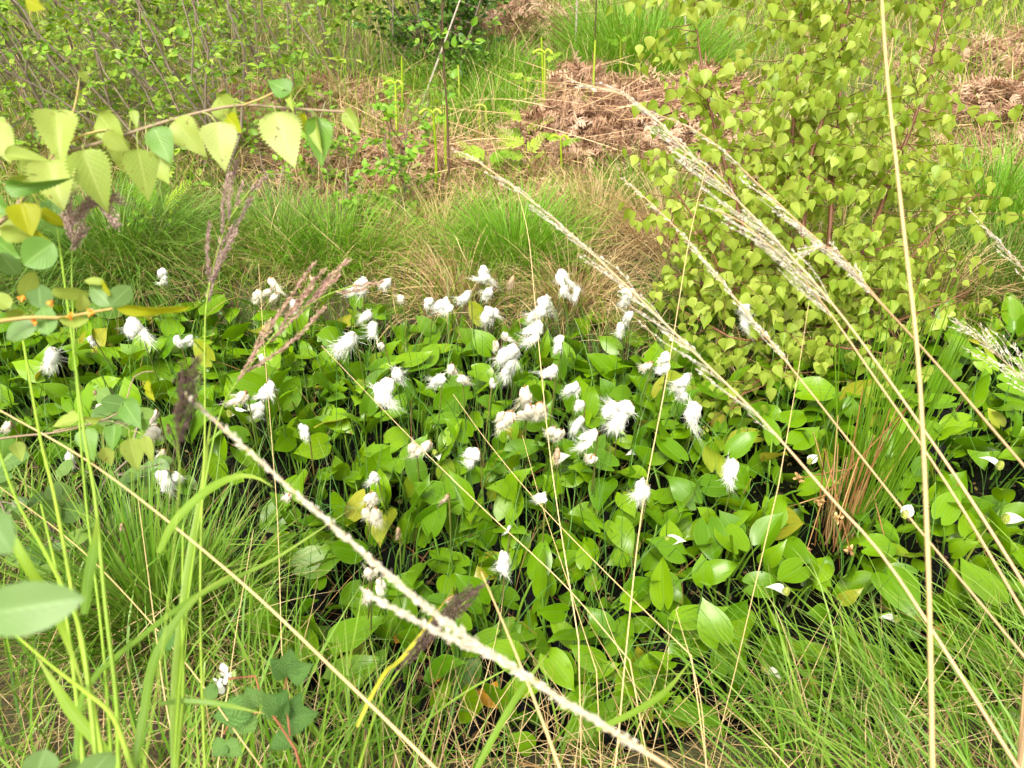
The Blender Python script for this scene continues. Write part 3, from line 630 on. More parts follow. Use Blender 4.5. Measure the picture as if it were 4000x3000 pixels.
def grasses(M):
    g = M['grass']
    # front bank: thick sedge, leaning over the water
    front = lambda x, y: in_view(x, y) & (y < 2.0)
    p = scatter_land(5600, (-1.9, 1.9, .25, 1.7), front)
    p = p[R.random(len(p)) < np.interp(p[:, 0], [-.75, -.5, -.2, .0], [.32, .66, .6, .2])]
    geo = Geo(); n = len(p)
    p = p[np.hypot(*(p[:, :2] - on(1900, 2735, .02)[:2] - [0, -.05]).T) > .13]; n = len(p)
    lean = np.where(p[:, 0] > .15, PI * .62, PI * .40)
    blades(geo, p, lean + R.normal(0, .75, n), np.where(p[:, 0] < -.2, R.uniform(.16, .40, n), R.uniform(.12, .30, n)), np.where(p[:, 0] < -.2, R.uniform(.0025, .0062, n), R.uniform(.002, .0046, n)), R.uniform(0, .5, n), R.uniform(.2, 1.5, n), seg=7, taper=4)
    tag(link('sedge_grass', geo.mesh('sedge_grass', M['sedge'])), 'thick green sedge grass on the near bank leaning over the water', kind='stuff')
    # taller denser patch at the right corner leaning left
    right = lambda x, y: in_view(x, y) & (pool_dist(x, y) < .5)
    p = scatter_land(700, (.5, 1.9, .3, 1.15), right); n = len(p); geo = Geo()
    blades(geo, p, PI * .78 + R.normal(0, .45, n), R.uniform(.24, .46, n), R.uniform(.003, .0052, n), R.uniform(.35, .95, n), R.uniform(.3, 1.2, n), seg=8, taper=4)
    tag(link('leaning_grass', geo.mesh('leaning_grass', M['sedge'])), 'long pale green grass swept across the near right corner', kind='stuff')
    # dry straw mixed into the front bank
    p = scatter_land(2800, (-1.9, 1.9, .25, 1.7), front); n = len(p); p[:, 2] += R.uniform(0, .1, n); geo = Geo()
    blades(geo, p, R.random(n) * 6.3, R.uniform(.12, .34, n), R.uniform(.0012, .0026, n), R.uniform(.7, 1.5, n), R.uniform(-.3, .9, n), seg=5, floor=ground)
    tag(link('dry_grass', geo.mesh('dry_grass', M['straw'])), 'tangled dry straw at the foot of the near sedge', kind='stuff')
    # thin sedge leaves standing in the pool
    geo = Geo(); lo, hi = POOL.min(0), POOL.max(0)
    p = lo + R.random((7600, 2)) * (hi - lo); p = p[(pool_dist(p[:, 0], p[:, 1]) < 0) & in_view(p[:, 0], p[:, 1], .1)]
    p = p[R.random(len(p)) < np.where(p[:, 0] < .35, .75, .3)]
    n = len(p); p = np.column_stack([p, np.zeros(n) - .01])
    blades(geo, p, R.random(n) * 6.3, R.uniform(.16, .40, n), R.uniform(.0022, .0042, n), R.uniform(.03, .35, n), R.uniform(.0, .9, n), seg=6)
    tag(link('pond_sedge_grass', geo.mesh('pond_sedge_grass', M['sedge_dark'])), 'thin dark green sedge leaves standing among the arum', kind='stuff')
    geo2 = Geo(); q = lo + R.random((5000, 2)) * (hi - lo); q = q[(pool_dist(q[:, 0], q[:, 1]) < 0) & in_view(q[:, 0], q[:, 1], .1)]; m = len(q)
    scatter(geo2, leaf_shape([0, .4, 1], [.1, .3, .05], rows=3, cols=1, fold=.2, bend=.1), np.column_stack([q, R.uniform(.003, .012, m)]), nrm(R.normal(0, 1, (m, 3)) * [1, 1, .15]), R.normal(0, .2, (m, 3)) + [0, 0, 1], R.uniform(.006, .03, m) * R.random(m) ** .6)
    tag(link('floating_debris', geo2.mesh('floating_debris', M['debris'])), 'bits of dead leaf and moss floating on the black water', kind='stuff')
    p = p[R.random(n) < .22]; n = len(p); geo = Geo()
    blades(geo, p, R.random(n) * 6.3, R.uniform(.12, .32, n), R.uniform(.0013, .0022, n), R.uniform(.2, 1.0, n), R.uniform(.0, 1.3, n), seg=6)
    tag(link('pond_straw_grass', geo.mesh('pond_straw_grass', M['rust'])), 'thin reddish brown dead sedge among the arum', kind='stuff')
    # back bank, mixed green and straw up to the bracken
    back = lambda x, y: in_view(x, y, .35) & (y > 1.9)
    p = scatter_land(14000, (-3.2, 3.2, 1.9, 4.2), lambda x, y: back(x, y) & (np.sin(x * 2.1 + 3) * np.sin(y * 2.7 + 1) + np.sin(x * 5 + y * 3) * .4 > -.55)); n = len(p); geo = Geo()
    blades(geo, p, -PI / 2 + R.normal(0, 1.1, n), R.uniform(.10, .34, n), R.uniform(.003, .0058, n), R.uniform(.0, .5, n), R.uniform(.2, 1.5, n), seg=5)
    tag(link('bank_grass', geo.mesh('bank_grass', g)), 'green grass on the far bank of the pool', kind='stuff')
    p = scatter_land(9500, (-3.4, 3.4, 1.9, 4.3), back); n = len(p); p[:, 2] += R.uniform(0, .12, n); geo = Geo()
    edge = pool_dist(p[:, 0], p[:, 1]) < .2
    blades(geo, p, np.where(edge, -PI / 2 + R.normal(0, .9, n), R.random(n) * 6.3), R.uniform(.14, .36, n), R.uniform(.002, .0045, n), R.uniform(.3, 1.5, n), R.uniform(-.2, 1.3, n), seg=5, floor=ground)
    tag(link('straw_grass', geo.mesh('straw_grass', M['straw'])), 'matted straw coloured grass on the far bank', kind='stuff')
    # meadow behind
    far = lambda x, y: in_view(x, y, .3)
    p = scatter_land(30000, (-9, 9, 4, 13), far); n = len(p); geo = Geo()
    blades(geo, p, R.random(n) * 6.3, R.uniform(.18, .5, n), R.uniform(.004, .009, n), R.uniform(0, .5, n), R.uniform(.2, 1.4, n), seg=4)
    tag(link('meadow_grass', geo.mesh('meadow_grass', g)), 'bright rough grass in the clearing behind the bracken', kind='stuff')
    p = scatter_land(16000, (-9, 9, 4, 13), far); n = len(p); geo = Geo()
    blades(geo, p, R.random(n) * 6.3, R.uniform(.2, .7, n), R.uniform(.003, .006, n), R.uniform(0, 1.2, n), R.uniform(0, 1.2, n), seg=4, floor=ground)
    tag(link('dead_grass', geo.mesh('dead_grass', M['straw'])), 'dry blond grass scattered through the far scrub', kind='stuff')
    p = scatter_land(26000, (-24, 24, 12, 32)); n = len(p); geo = Geo()
    blades(geo, p, R.random(n) * 6.3, R.uniform(.3, .8, n), R.uniform(.012, .03, n), R.uniform(0, .5, n), R.uniform(.2, 1.2, n), seg=3)
    tag(link('distant_grass', geo.mesh('distant_grass', g)), 'pale grass far beyond the shrubs', kind='stuff')

def tussock(M, px, py, n, spread, L, label, mat='tussock', w=(.003, .0055), droop=1.2, straw=.18):
    c = site(px, py); c[2] -= .01
    root = thing('grass_tussock', label, 'grass tussock', c, 'grass tussocks around the pool')
    a = R.random(n) * 6.3; r = spread * np.sqrt(R.random(n))
    base = np.column_stack([c[0] + r * np.cos(a), c[1] + r * np.sin(a) * .8, np.zeros(n)]); base[:, 2] = ground(base[:, 0], base[:, 1]) + .05 * (1 - r / spread)
    geo = Geo()
    blades(geo, base, a + R.normal(0, .45, n), L * R.uniform(.5, 1.1, n), R.uniform(*w, n), .55 * r / spread + R.uniform(0, .2, n), droop * R.uniform(.5, 1.3, n) * (.5 + .5 * r / spread), seg=7)
    part('blade', geo, M[mat], root)['kind'] = 'stuff'
    m = int(n * straw)
    if m:
        a = R.random(m) * 6.3; base = np.column_stack([c[0] + spread * 1.0 * np.cos(a), c[1] + spread * .85 * np.sin(a), np.zeros(m)]); base[:, 2] = ground(base[:, 0], base[:, 1]) + .06
        geo = Geo(); blades(geo, base, a + R.normal(0, .4, m), L * R.uniform(.4, .85, m), .0022, R.uniform(.6, 1.2, m), R.uniform(.4, 1.4, m), seg=6)
        part('dead_blade', geo, M['straw'], root)['kind'] = 'stuff'

def tussocks(M):
    tussock(M, 2020, 1080, 1500, .17, .42, 'bright green grass tussock standing mid back bank behind stacked cottongrass', 'tussock_green', droop=1.0)
    tussock(M, 480, 1080, 1900, .26, .50, 'dark drooping grass tussock on the left back bank under the birch leaves', 'tussock', droop=1.9)
    tussock(M, 1080, 1030, 1300, .26, .36, 'mid green tussock beside the two purple plumes', 'tussock')
    tussock(M, 80, 1130, 800, .2, .4, 'grass tussock at the far left edge of the back bank', 'tussock', droop=1.6)
    tussock(M, 2480, 860, 600, .13, .32, 'thin fresh tussock left of the birch bush below the bracken heap', 'tussock_green', droop=.7)
    tussock(M, 3850, 900, 1300, .24, .5, 'long green tussock right of the birch bush', 'tussock_green', droop=1.5)
    tussock(M, 3900, 1150, 700, .2, .36, 'low mixed tussock on the right back bank above open water', 'tussock')
    tussock(M, 1950, 520, 1500, .36, .36, 'pale grass tussock in the clearing left of the bracken heap', 'tussock_green', w=(.003, .005))
    tussock(M, 1880, 380, 1500, .5, .42, 'broad soft tussock in the clearing below the dark bush', 'tussock_green', w=(.005, .008))
    tussock(M, 2520, 330, 1400, .5, .7, 'tall yellow green tussock behind the bracken heap', 'tussock_green', w=(.005, .008), droop=.9)
    tussock(M, 2420, 240, 1200, .6, .7, 'far grass tussock near the white dead stem', 'tussock_green', w=(.005, .008), droop=.9)
    tussock(M, 760, 1250, 500, .14, .3, 'small straw-edged tussock at the pool edge behind the upright arum leaf', 'tussock', straw=.5)
    tussock(M, 1330, 1060, 900, .24, .34, 'green tussock at the back bank between the plume and the level tufts', 'tussock_green', straw=.5)
    tussock(M, 620, 2480, 700, .12, .44, 'thick blue green tussock in the front left corner', 'sedge', w=(.003, .0055), droop=.7)
    tussock(M, 2700, 1330, 420, .13, .34, 'shaded tussock under the left branches of the birch bush', 'tussock', straw=.6)

def straw_clumps(M):
    for px, py, n, sp, L, label in ((2600, 1020, 700, .17, .46, 'straw coloured tussock bending down to the pool left of the birch bush'), (2330, 930, 520, .18, .36, 'matted straw tussock below the bracken heap'),
                                    (2760, 1180, 420, .13, .4, 'dry tussock shaded by the lowest birch branches'), (1720, 1000, 480, .2, .34, 'straw coloured tussock left of the bright green one'),
                                    (2230, 1220, 420, .13, .34, 'straw fringe tussock at the pool edge behind the loose tufts'), (1800, 1230, 420, .14, .32, 'straw fringe tussock at the pool edge behind the level tufts'), (3650, 1180, 420, .15, .36, 'straw tussock under the right birch branches above open water')):
        tussock(M, px, py, n, sp, L, label, 'straw', straw=0, droop=1.9, w=(.002, .004))

# ------------------------------------------------------------------ bracken
def frond_shape(pairs=11, curl=.6, seed=0, dead=True):
    g = np.random.default_rng(seed); V, F, T, U = [], [], [], []
    def strip(P, w):
        n = len(P); b = len(V)
        t = nrm(np.gradient(P, axis=0)); s = nrm(np.cross(t, [0.1, .2, 1.]))
        for i in range(n):
            V.append(P[i] - s[i] * w[i]); V.append(P[i] + s[i] * w[i]); T.extend([i / n] * 2); U.extend([1, 1])
        for i in range(n - 1): F.append((b + 2 * i, b + 2 * i + 1, b + 2 * i + 3, b + 2 * i + 2))
    s = np.linspace(0, 1, 8)
    ax = np.stack([.06 * np.sin(s * 4 + g.random() * 6), s, -.28 * s ** 2 * curl + .02 * g.normal(size=8)], -1)
    strip(ax, np.linspace(.009, .003, 8))
    for i in range(pairs):
        t = .1 + .88 * i / pairs; c = np.array([np.interp(t, s, ax[:, k]) for k in range(3)])
        ln = .34 * (1 - t) ** .75 * g.uniform(.75, 1.1) + .03
        for sd in (-1, 1):
            d = nrm(np.array([sd * 1., .45 + .2 * g.normal() * curl, .3 * g.normal() * curl]))
            q = np.linspace(0, 1, 5)[:, None]
            P = c + d * ln * q + np.array([0, g.normal() * .2 * curl, (g.normal() * .35 - .3) * curl]) * ln * q ** 2
            w = ln * np.array([.05, .11, .07, .12, .02]) * (1.0 if dead else .85)
            strip(P, w)
    return np.array(V), np.array(F), np.array(T), np.array(U)

def bracken(M):
    dead = [frond_shape(14, 1.9, 40 + i) for i in range(5)]
    HEAPS = [  # px, py of the middle, half-widths m, height, count, label
        (2420, 640, .72, .5, .34, 1000, 'large rust brown heap of dead bracken in the middle of the back bank'),
        (2290, 470, .34, .22, .28, 230, 'steep dead bracken mound peaking behind the large heap'),
        (1820, 700, .6, .4, .10, 420, 'low dead bracken mat in front of the clearing'),
        (1480, 650, .6, .4, .10, 480, 'brown dead bracken mat under the left shrubs'),
        (2720, 520, .4, .3, .3, 320, 'dead bracken heap half behind the left side of the birch bush'),
        (1990, 230, .75, .5, .38, 420, 'far round heap of dead bracken right of the dark bush'),
        (1250, 420, .8, .6, .08, 420, 'pale dead bracken litter behind the leaning grey stems'),
        (3830, 560, .5, .35, .26, 520, 'dark dead bracken bank right of the birch bush'),
        (2450, 110, 1.0, .6, .3, 380, 'far dead bracken beyond the yellow green tussock'),
        (2150, 790, .5, .22, .08, 260, 'thin bracken litter along the foot of the large heap'),
        (600, 620, .9, .4, .06, 300, 'brown bracken litter under the grey stems at the left'),
        (3900, 300, .7, .5, .22, 380, 'tall far bracken heap at the upper right edge'),
    ]
    for px, py, rx, ry, h, n, label in HEAPS:
        c = site(px, py)
        n = int(n * 1.9)
        root = thing('bracken_heap', label, 'dead bracken', c, 'heaps of dead bracken')
        a = R.random(n) * 6.3; r = np.sqrt(R.random(n)); 
        x, y = c[0] + rx * r * np.cos(a), c[1] + ry * r * np.sin(a)
        lump = 1 + .25 * np.sin(x * 9 + y * 5) 
        z = ground(x, y) + h * (1 - r ** 2.2) * lump * (1 - .35 * R.random(n) ** 2) + .02
        d = rdir(n, -.25, .45); geo = Geo(); rr = np.clip(R.random(n) * .75 + R.normal(0, .1, n) + .1, 0, 1)
        for k in range(5):
            s = np.arange(n) % 5 == k
            scatter(geo, dead[k], np.stack([x, y, z], -1)[s], d[s], rdir(int(s.sum()), .8), R.uniform(.06, .15, int(s.sum())) * (1.3 if py < 500 else 1), rr[s])
        part('frond', geo, M['bracken'], root)['kind'] = 'stuff'
        m = max(int(n * .11), 12); a = R.random(m) * 6.3; r = np.sqrt(R.random(m))
        x, y = c[0] + rx * r * np.cos(a), c[1] + ry * r * np.sin(a); z = ground(x, y) + h * (1 - r ** 2.2) + .035
        geo = Geo(); blades(geo, np.stack([x, y, z], -1), np.where(R.random(m) < .6, R.normal(0, .35, m) + PI * (R.random(m) < .5), R.random(m) * 6.3), R.uniform(.25, .7, m), R.uniform(.003, .006, m), R.uniform(1.2, 1.65, m), R.normal(.1, .25, m), seg=6)
        part('dead_stalk', geo, M['stalk_tan'], root)['kind'] = 'stuff'
    # fresh shoots
    fresh = frond_shape(15, .25, 90, dead=False)
    SHOOTS = [  # foot px, foot py, top px, top py, head, label
        (1692, 747, 1692, 443, 'fork', 'thick bracken shoot in front of the left bracken mat, forked tip'),
        (1552, 589, 1544, 330, 'lean', 'bracken shoot leaning left among the left shrubs'),
        (1749, 715, 1745, 380, 'bare', 'slim bracken shoot behind the dark sapling stem'),
        (1905, 544, 1898, 424, 'hook', 'short bracken shoot bent over to the left in the clearing'),
        (1882, 557, 1873, 456, 'bare', 'small pale bracken shoot beside the bent one'),
        (2117, 532, 2115, 146, 'bare', 'tallest bracken shoot left of the heap'),
        (2136, 563, 2128, 209, 'fork', 'second tall bracken shoot touching the tallest one'),
        (2256, 570, 2262, 437, 'fork', 'stout forked bracken shoot on the large heap'),
        (2240, 540, 2235, 450, 'hook', 'small hooked bracken shoot on the large heap'),
        (2325, 532, 2325, 158, 'bare', 'brownish tall shoot in the middle of the large heap'),
        (2196, 703, 2190, 545, 'fork', 'lone bracken shoot below the large heap with coiled tip'),
        (2138, 565, 2140, 455, 'hook', 'curled crozier between the tall shoots'),
        (2424, 329, 2424, 146, 'frond', 'far bracken shoot in the yellow green tussock with level frond'),
        (1569, 437, 1569, 221, 'bare', 'far upright shoot beside the grey dead stem'),
        (1796, 437, 1790, 253, 'bare', 'upright shoot at the left rim of the clearing'),
        (2050, 640, 2050, 470, 'fern', 'yellow green young fern in front of the heap'),
        (2053, 690, 2053, 570, 'fern', 'lower young fern on the bracken mat'),
        (1900, 700, 1905, 590, 'fern', 'small pale fern sprig in the bracken mat'),
        (2050, 470, 2050, 300, 'frond', 'thin shoot with drooping side frond in the clearing'),
        (630, 920, 630, 800, 'fern', 'fresh fern behind the left drooping tussock'),
        (470, 920, 500, 820, 'fern', 'fern frond over the left drooping tussock'),
        (1200, 360, 1200, 320, 'fern', 'dark fern between the grey shrub stems'),
    ]
    for fx, fy, tx, ty, head, label in SHOOTS:
        b = site(fx, fy + 45); dp = (b - CAM) @ FW
        b[2] -= .03
        k = (1500 - ty) / FPX; zt = 0
        top = at(tx, ty, dp); top[1] = b[1] + R.normal(0, .03); 
        f = ray(tx, ty); top = CAM + f * (top[1] / f[1])
        is_fern = head == 'fern'
        root = thing('young_fern' if is_fern else 'bracken_shoot', label, 'fern' if is_fern else 'bracken shoot', b, 'fresh bracken and fern shoots')
        geo = Geo(); rad = .0085 if not is_fern else .002
        P = spline([b, b * .5 + top * .5 + [R.normal(0, .01), 0, 0], top], 8)
        if head == 'hook':
            q = np.linspace(0, 4.2, 9); rr = .028 * (1 - q / 6)
            P = np.vstack([P, top + np.stack([-(rr - rr * np.cos(q)) - .01 * q, 0 * q, rr * np.sin(q)], -1)[1:]])
        tube(geo, P, np.linspace(rad, rad * .6, len(P)), 6, R.random())
        if head in ('fork', 'lean'):
            for sd in (-1, .6):
                q = np.linspace(0, 1, 5)[:, None]
                tube(geo, top + q * np.array([sd * .04, 0, .05]) + np.array([sd * .02, 0, -.05]) * q ** 3, [rad * .7, rad * .6, rad * 1.0], 5, R.random())
        part('stem', geo, M['shoot'], root)
        if head in ('fern', 'frond', 'fork', 'lean', 'bare'):
            n = {'fern': 7, 'frond': 3, 'fork': 2, 'lean': 3, 'bare': 0}[head]
            for i in range(n):
                gf = Geo(); t = 1 - i * (.12 if is_fern else .05)
                p = b + (top - b) * t
                d = np.array([[(1 if i % 2 else -1) * R.uniform(.5, 1), R.uniform(-.6, .3), R.uniform(.1, .7)]])
                scatter(gf, fresh, p[None], d, np.array([[0, -.4, 1.]]), [R.uniform(.13, .2) if is_fern else R.uniform(.07, .13)], [R.random()])
                part('frond', gf, M['fern'], root)

# ------------------------------------------------------------------ shrubs and saplings
OVAL = leaf_shape([0, .1, .3, .55, .8, .93, 1], [.02, .18, .31, .33, .2, .08, 0], rows=6, cols=2, fold=.25, bend=.18)
BIRCH = leaf_shape([0, .06, .16, .28, .42, .58, .74, .88, 1], [.06, .25, .36, .385, .33, .235, .12, .045, 0], rows=12, cols=2, fold=.2, bend=.12, serr=.05)
BIRCHES = [BIRCH] + [leaf_shape([0, .06, .16, .28, .42, .58, .74, .88, 1], np.array([.06, .25, .36, .385, .33, .235, .12, .045, 0]) * w, rows=12, cols=2, fold=f, bend=b, serr=.05, ripple=.03, seed=i)
                     for i, (w, f, b) in enumerate(((1.05, .05, .3), (.9, .4, .05), (1.0, -.1, .2)))]

def limb(geo, a, b, r0, r1, wob, k=5, n=7, val=None):
    s = np.linspace(0, 1, n)[:, None]; L = np.linalg.norm(np.asarray(b) - a)
    P = np.asarray(a) * (1 - s) + np.asarray(b) * s + np.cumsum(R.normal(0, wob * L / n, (n, 3)), 0) * s ** .5
    tube(geo, P, np.linspace(r0, r1, n), k, R.random() if val is None else val)
    return P

def shrub(name, label, cat, base, M, stems=4, h=1.6, lean=(-.25, 0, 1), spread=.25, r0=.011, leaf=.035, nleaf=320, bark='bark_grey', fol='leaf_shrub', twl=.3, shape=OVAL, low=.15, group='leafy shrubs behind the pool', ntw=14, dens=None):
    root = thing(name, label, cat, base, group)
    pos, dirs = [], []
    for i in range(stems):
        geo = Geo()
        a = base + np.array([R.normal(0, .06), R.normal(0, .05), -.04])
        a[2] = gz(a) - .03
        d = nrm(np.array(lean, float) + R.normal(0, spread, 3) * [1, 1, .3]); hh = h * R.uniform(.7, 1.1)
        P = limb(geo, a, a + d * hh, r0 * R.uniform(.55, 1.1), .003, .3, n=9)
        for j in range(ntw):
            t = R.uniform(low, 1); p = np.array([np.interp(t, np.linspace(0, 1, 9), P[:, q]) for q in range(3)])
            dd = nrm(R.normal(0, 1, 3) * [1, 1, .35] + [0, 0, .35]); L = twl * R.uniform(.4, 1.2) * (1.1 - .5 * t)
            Q = limb(geo, p, p + dd * L, .0022, .0008, .25, k=3, n=5)
            m = max(2, int(L / .02))
            for s in np.linspace(.15, 1, m):
                pos.append([np.interp(s, np.linspace(0, 1, 5), Q[:, q]) for q in range(3)]); dirs.append(dd)
        part('stem', geo, M[bark], root)
    pos, dirs = np.array(pos), np.array(dirs)
    ix = R.integers(0, len(pos), nleaf)
    geo = Geo(); y = nrm(dirs[ix] * .5 + R.normal(0, .7, (nleaf, 3)) * [1, 1, .5] + [0, 0, -.1])
    scatter(geo, shape, pos[ix] + R.normal(0, .006, (nleaf, 3)), y, R.normal(0, .5, (nleaf, 3)) + [0, -.25, 1], leaf * R.uniform(.45, 1.15, nleaf))
    part('foliage', geo, M[fol], root)['kind'] = 'stuff'
    return root

def shrubs(M):
    S = [  # px, py of the foot, stems, height, leaves, label
        (880, 735, 6, 1.5, 420, 'grey-stemmed buckthorn shrub leaning left, nearest above the purple plume'),
        (620, 700, 6, 1.6, 480, 'grey-stemmed buckthorn shrub behind the hanging birch branch'),
        (330, 690, 6, 1.6, 520, 'leafy buckthorn shrub at the left, partly behind the birch leaves'),
        (80, 720, 5, 1.5, 480, 'buckthorn shrub at the upper left corner'),
        (1000, 590, 5, 1.7, 460, 'buckthorn shrub with many fanned grey stems above the branch tip'),
        (1190, 500, 4, 1.7, 380, 'tall forked buckthorn shrub left of the bracken litter'),
        (760, 500, 5, 1.9, 560, 'dense buckthorn shrub in the second row at the top left'),
        (420, 470, 5, 1.9, 600, 'second-row buckthorn shrub above the left birch shoot'),
        (120, 450, 5, 2.0, 600, 'second-row buckthorn shrub in the top left corner'),
        (1330, 330, 4, 1.9, 460, 'loose buckthorn shrub beside the grey dead stem'),
        (980, 300, 5, 2.1, 620, 'far buckthorn shrub at the top above the branch'),
        (520, 260, 5, 2.3, 700, 'far buckthorn shrub at the top left'),
    ]
    for px, py, st, h, n, label in S:
        shrub('buckthorn_shrub', label, 'shrub', site(px, py), M, stems=st, h=h, nleaf=int(n * 1.8), r0=.0095, twl=.5, lean=(-.32 + R.normal(0, .1), 0, 1), spread=.22, leaf=.042 if py > 450 else .048, ntw=13)
    # low leafy seedlings
    for px, py, h, n, label in ((1560, 930, .55, 480, 'small bright leafy shrub on the back bank below the bracken mat'),
                                (1440, 930, .34, 240, 'knee-high leafy seedling in straw below the bright shrub'),
                                (1580, 720, .5, 220, 'leafy sprig at the left edge of the bracken mat'),
                                (1280, 760, .5, 260, 'leafy sprig between grey stems and the tuft bank'),
                                (1110, 880, .4, 160, 'small leafy seedling beside the upright purple plume'),
                                (560, 1010, .25, 70, 'pale seedling growing out of the left drooping tussock')):
        shrub('leafy_seedling', label, 'seedling', site(px, py), M, stems=4, h=h, nleaf=n, lean=(0, 0, 1), spread=.35, r0=.004, leaf=.035, twl=.16, ntw=6, low=.2, fol='leaf_bright', group='leafy seedlings on the back bank')
    b = site(1730, 350)
    shrub('evergreen_bush', 'dense dark green bush at the top middle', 'bush', b, M, stems=14, h=1.35, nleaf=5200, lean=(0, 0, 1), spread=.28, leaf=.045, fol='leaf_dark', twl=.42, ntw=26, low=.05, group='leafy shrubs behind the pool')
    # thin upright saplings
    for px, py, tx, h, n, bark, label in ((1756, 791, 1730, 1.05, 80, 'bark_dark', 'dark slender sapling with a leafy top left of the clearing'),
                                    (1534, 345, 1534, 1.8, 60, 'bark_pale', 'pale straight sapling stem among the left shrubs'),
                                    (2243, 300, 2250, 2.0, 0, 'bark_pale', 'white bare dead stem rising behind the bracken heap'),
                                    (2065, 250, 2060, 2.0, 130, 'bark_dark', 'dark thin sapling right of the far bracken heap'),
                                    (2170, 200, 2190, 2.2, 160, 'bark_dark', 'leafy thin sapling at the top right of the far heap'),
                                    (2320, 330, 2330, 1.2, 70, 'bark_dark', 'short sapling with brown dead leaves on the heap ridge'),
                                    (2690, 330, 2670, 1.6, 30, 'bark_pale', 'grey sapling stem at the left rim of the birch bush'),
                                    (1635, 450, 1800, 1.25, 0, 'bark_pale', 'grey dead stick slanting past the dark bush')):
        b = site(px, py); f = ray(tx, 0); d = CAM + f * (b[1] / f[1]) - b; d = nrm(d)
        root = thing('thin_sapling', label, 'sapling', b, 'thin upright saplings'); geo = Geo()
        P = limb(geo, b - d * .03, b + d * h, .0085 if n == 0 else .006, .003, .03, n=10)
        pos, dr = [], []
        for j in range(9 if n else 2):
            t = R.uniform(.35, 1); p = np.array([np.interp(t, np.linspace(0, 1, 10), P[:, q]) for q in range(3)])
            dd = nrm(R.normal(0, 1, 3) * [1, .7, .3] + [0, 0, .7]); Q = limb(geo, p, p + dd * R.uniform(.06, .2), .0016, .0007, .2, 3, 4)
            pos += list(Q); dr += [dd] * len(Q)
        part('stem', geo, M[bark], root)
        if n:
            pos, dr = np.array(pos), np.array(dr); ix = R.integers(0, len(pos), n); gl = Geo()
            scatter(gl, OVAL, pos[ix], nrm(dr[ix] + R.normal(0, .7, (n, 3))), R.normal(0, .5, (n, 3)) + [0, -.4, 1], R.uniform(.02, .05, n))
            part('foliage', gl, M['leaf_bright'], root)['kind'] = 'stuff'
    # scrub beyond, thinning into the distance
    FARS = [(-5.0, 7.2, 'broad light scrub bush behind the top left corner shrubs'), (-3.4, 8.4, 'light scrub bush behind the second row of buckthorn'),
            (-1.9, 8.6, 'scrub bush between the left shrubs and the dark bush, far off'), (-.75, 8.8, 'far scrub bush directly behind the dark bush'),
            (.5, 9.6, 'far scrub bush over the round bracken heap at the top edge'), (1.5, 9.0, 'far scrub bush behind the white dead stem'),
            (2.6, 9.4, 'far scrub bush behind the left rim of the birch bush'), (3.9, 8.2, 'far scrub bush hidden mostly by the birch bush'),
            (5.4, 8.0, 'far scrub bush at the top right corner'), (-2.9, 6.4, 'open scrub bush standing among the left shrubs, third row'),
            (-4.4, 12, 'most distant scrub bush at the top left'), (1.2, 13, 'most distant scrub bush at the top middle')]
    for x, y, label in FARS:
        b = np.array([x, y, 0.]); b[2] = gz(b)
        shrub('far_shrub', label, 'shrub', b, M, stems=6, h=R.uniform(1.6, 2.6), nleaf=1900, lean=(R.normal(0, .15), 0, 1), spread=.3, leaf=.06, ntw=14, twl=.6, r0=.014, group='far scrub bushes')

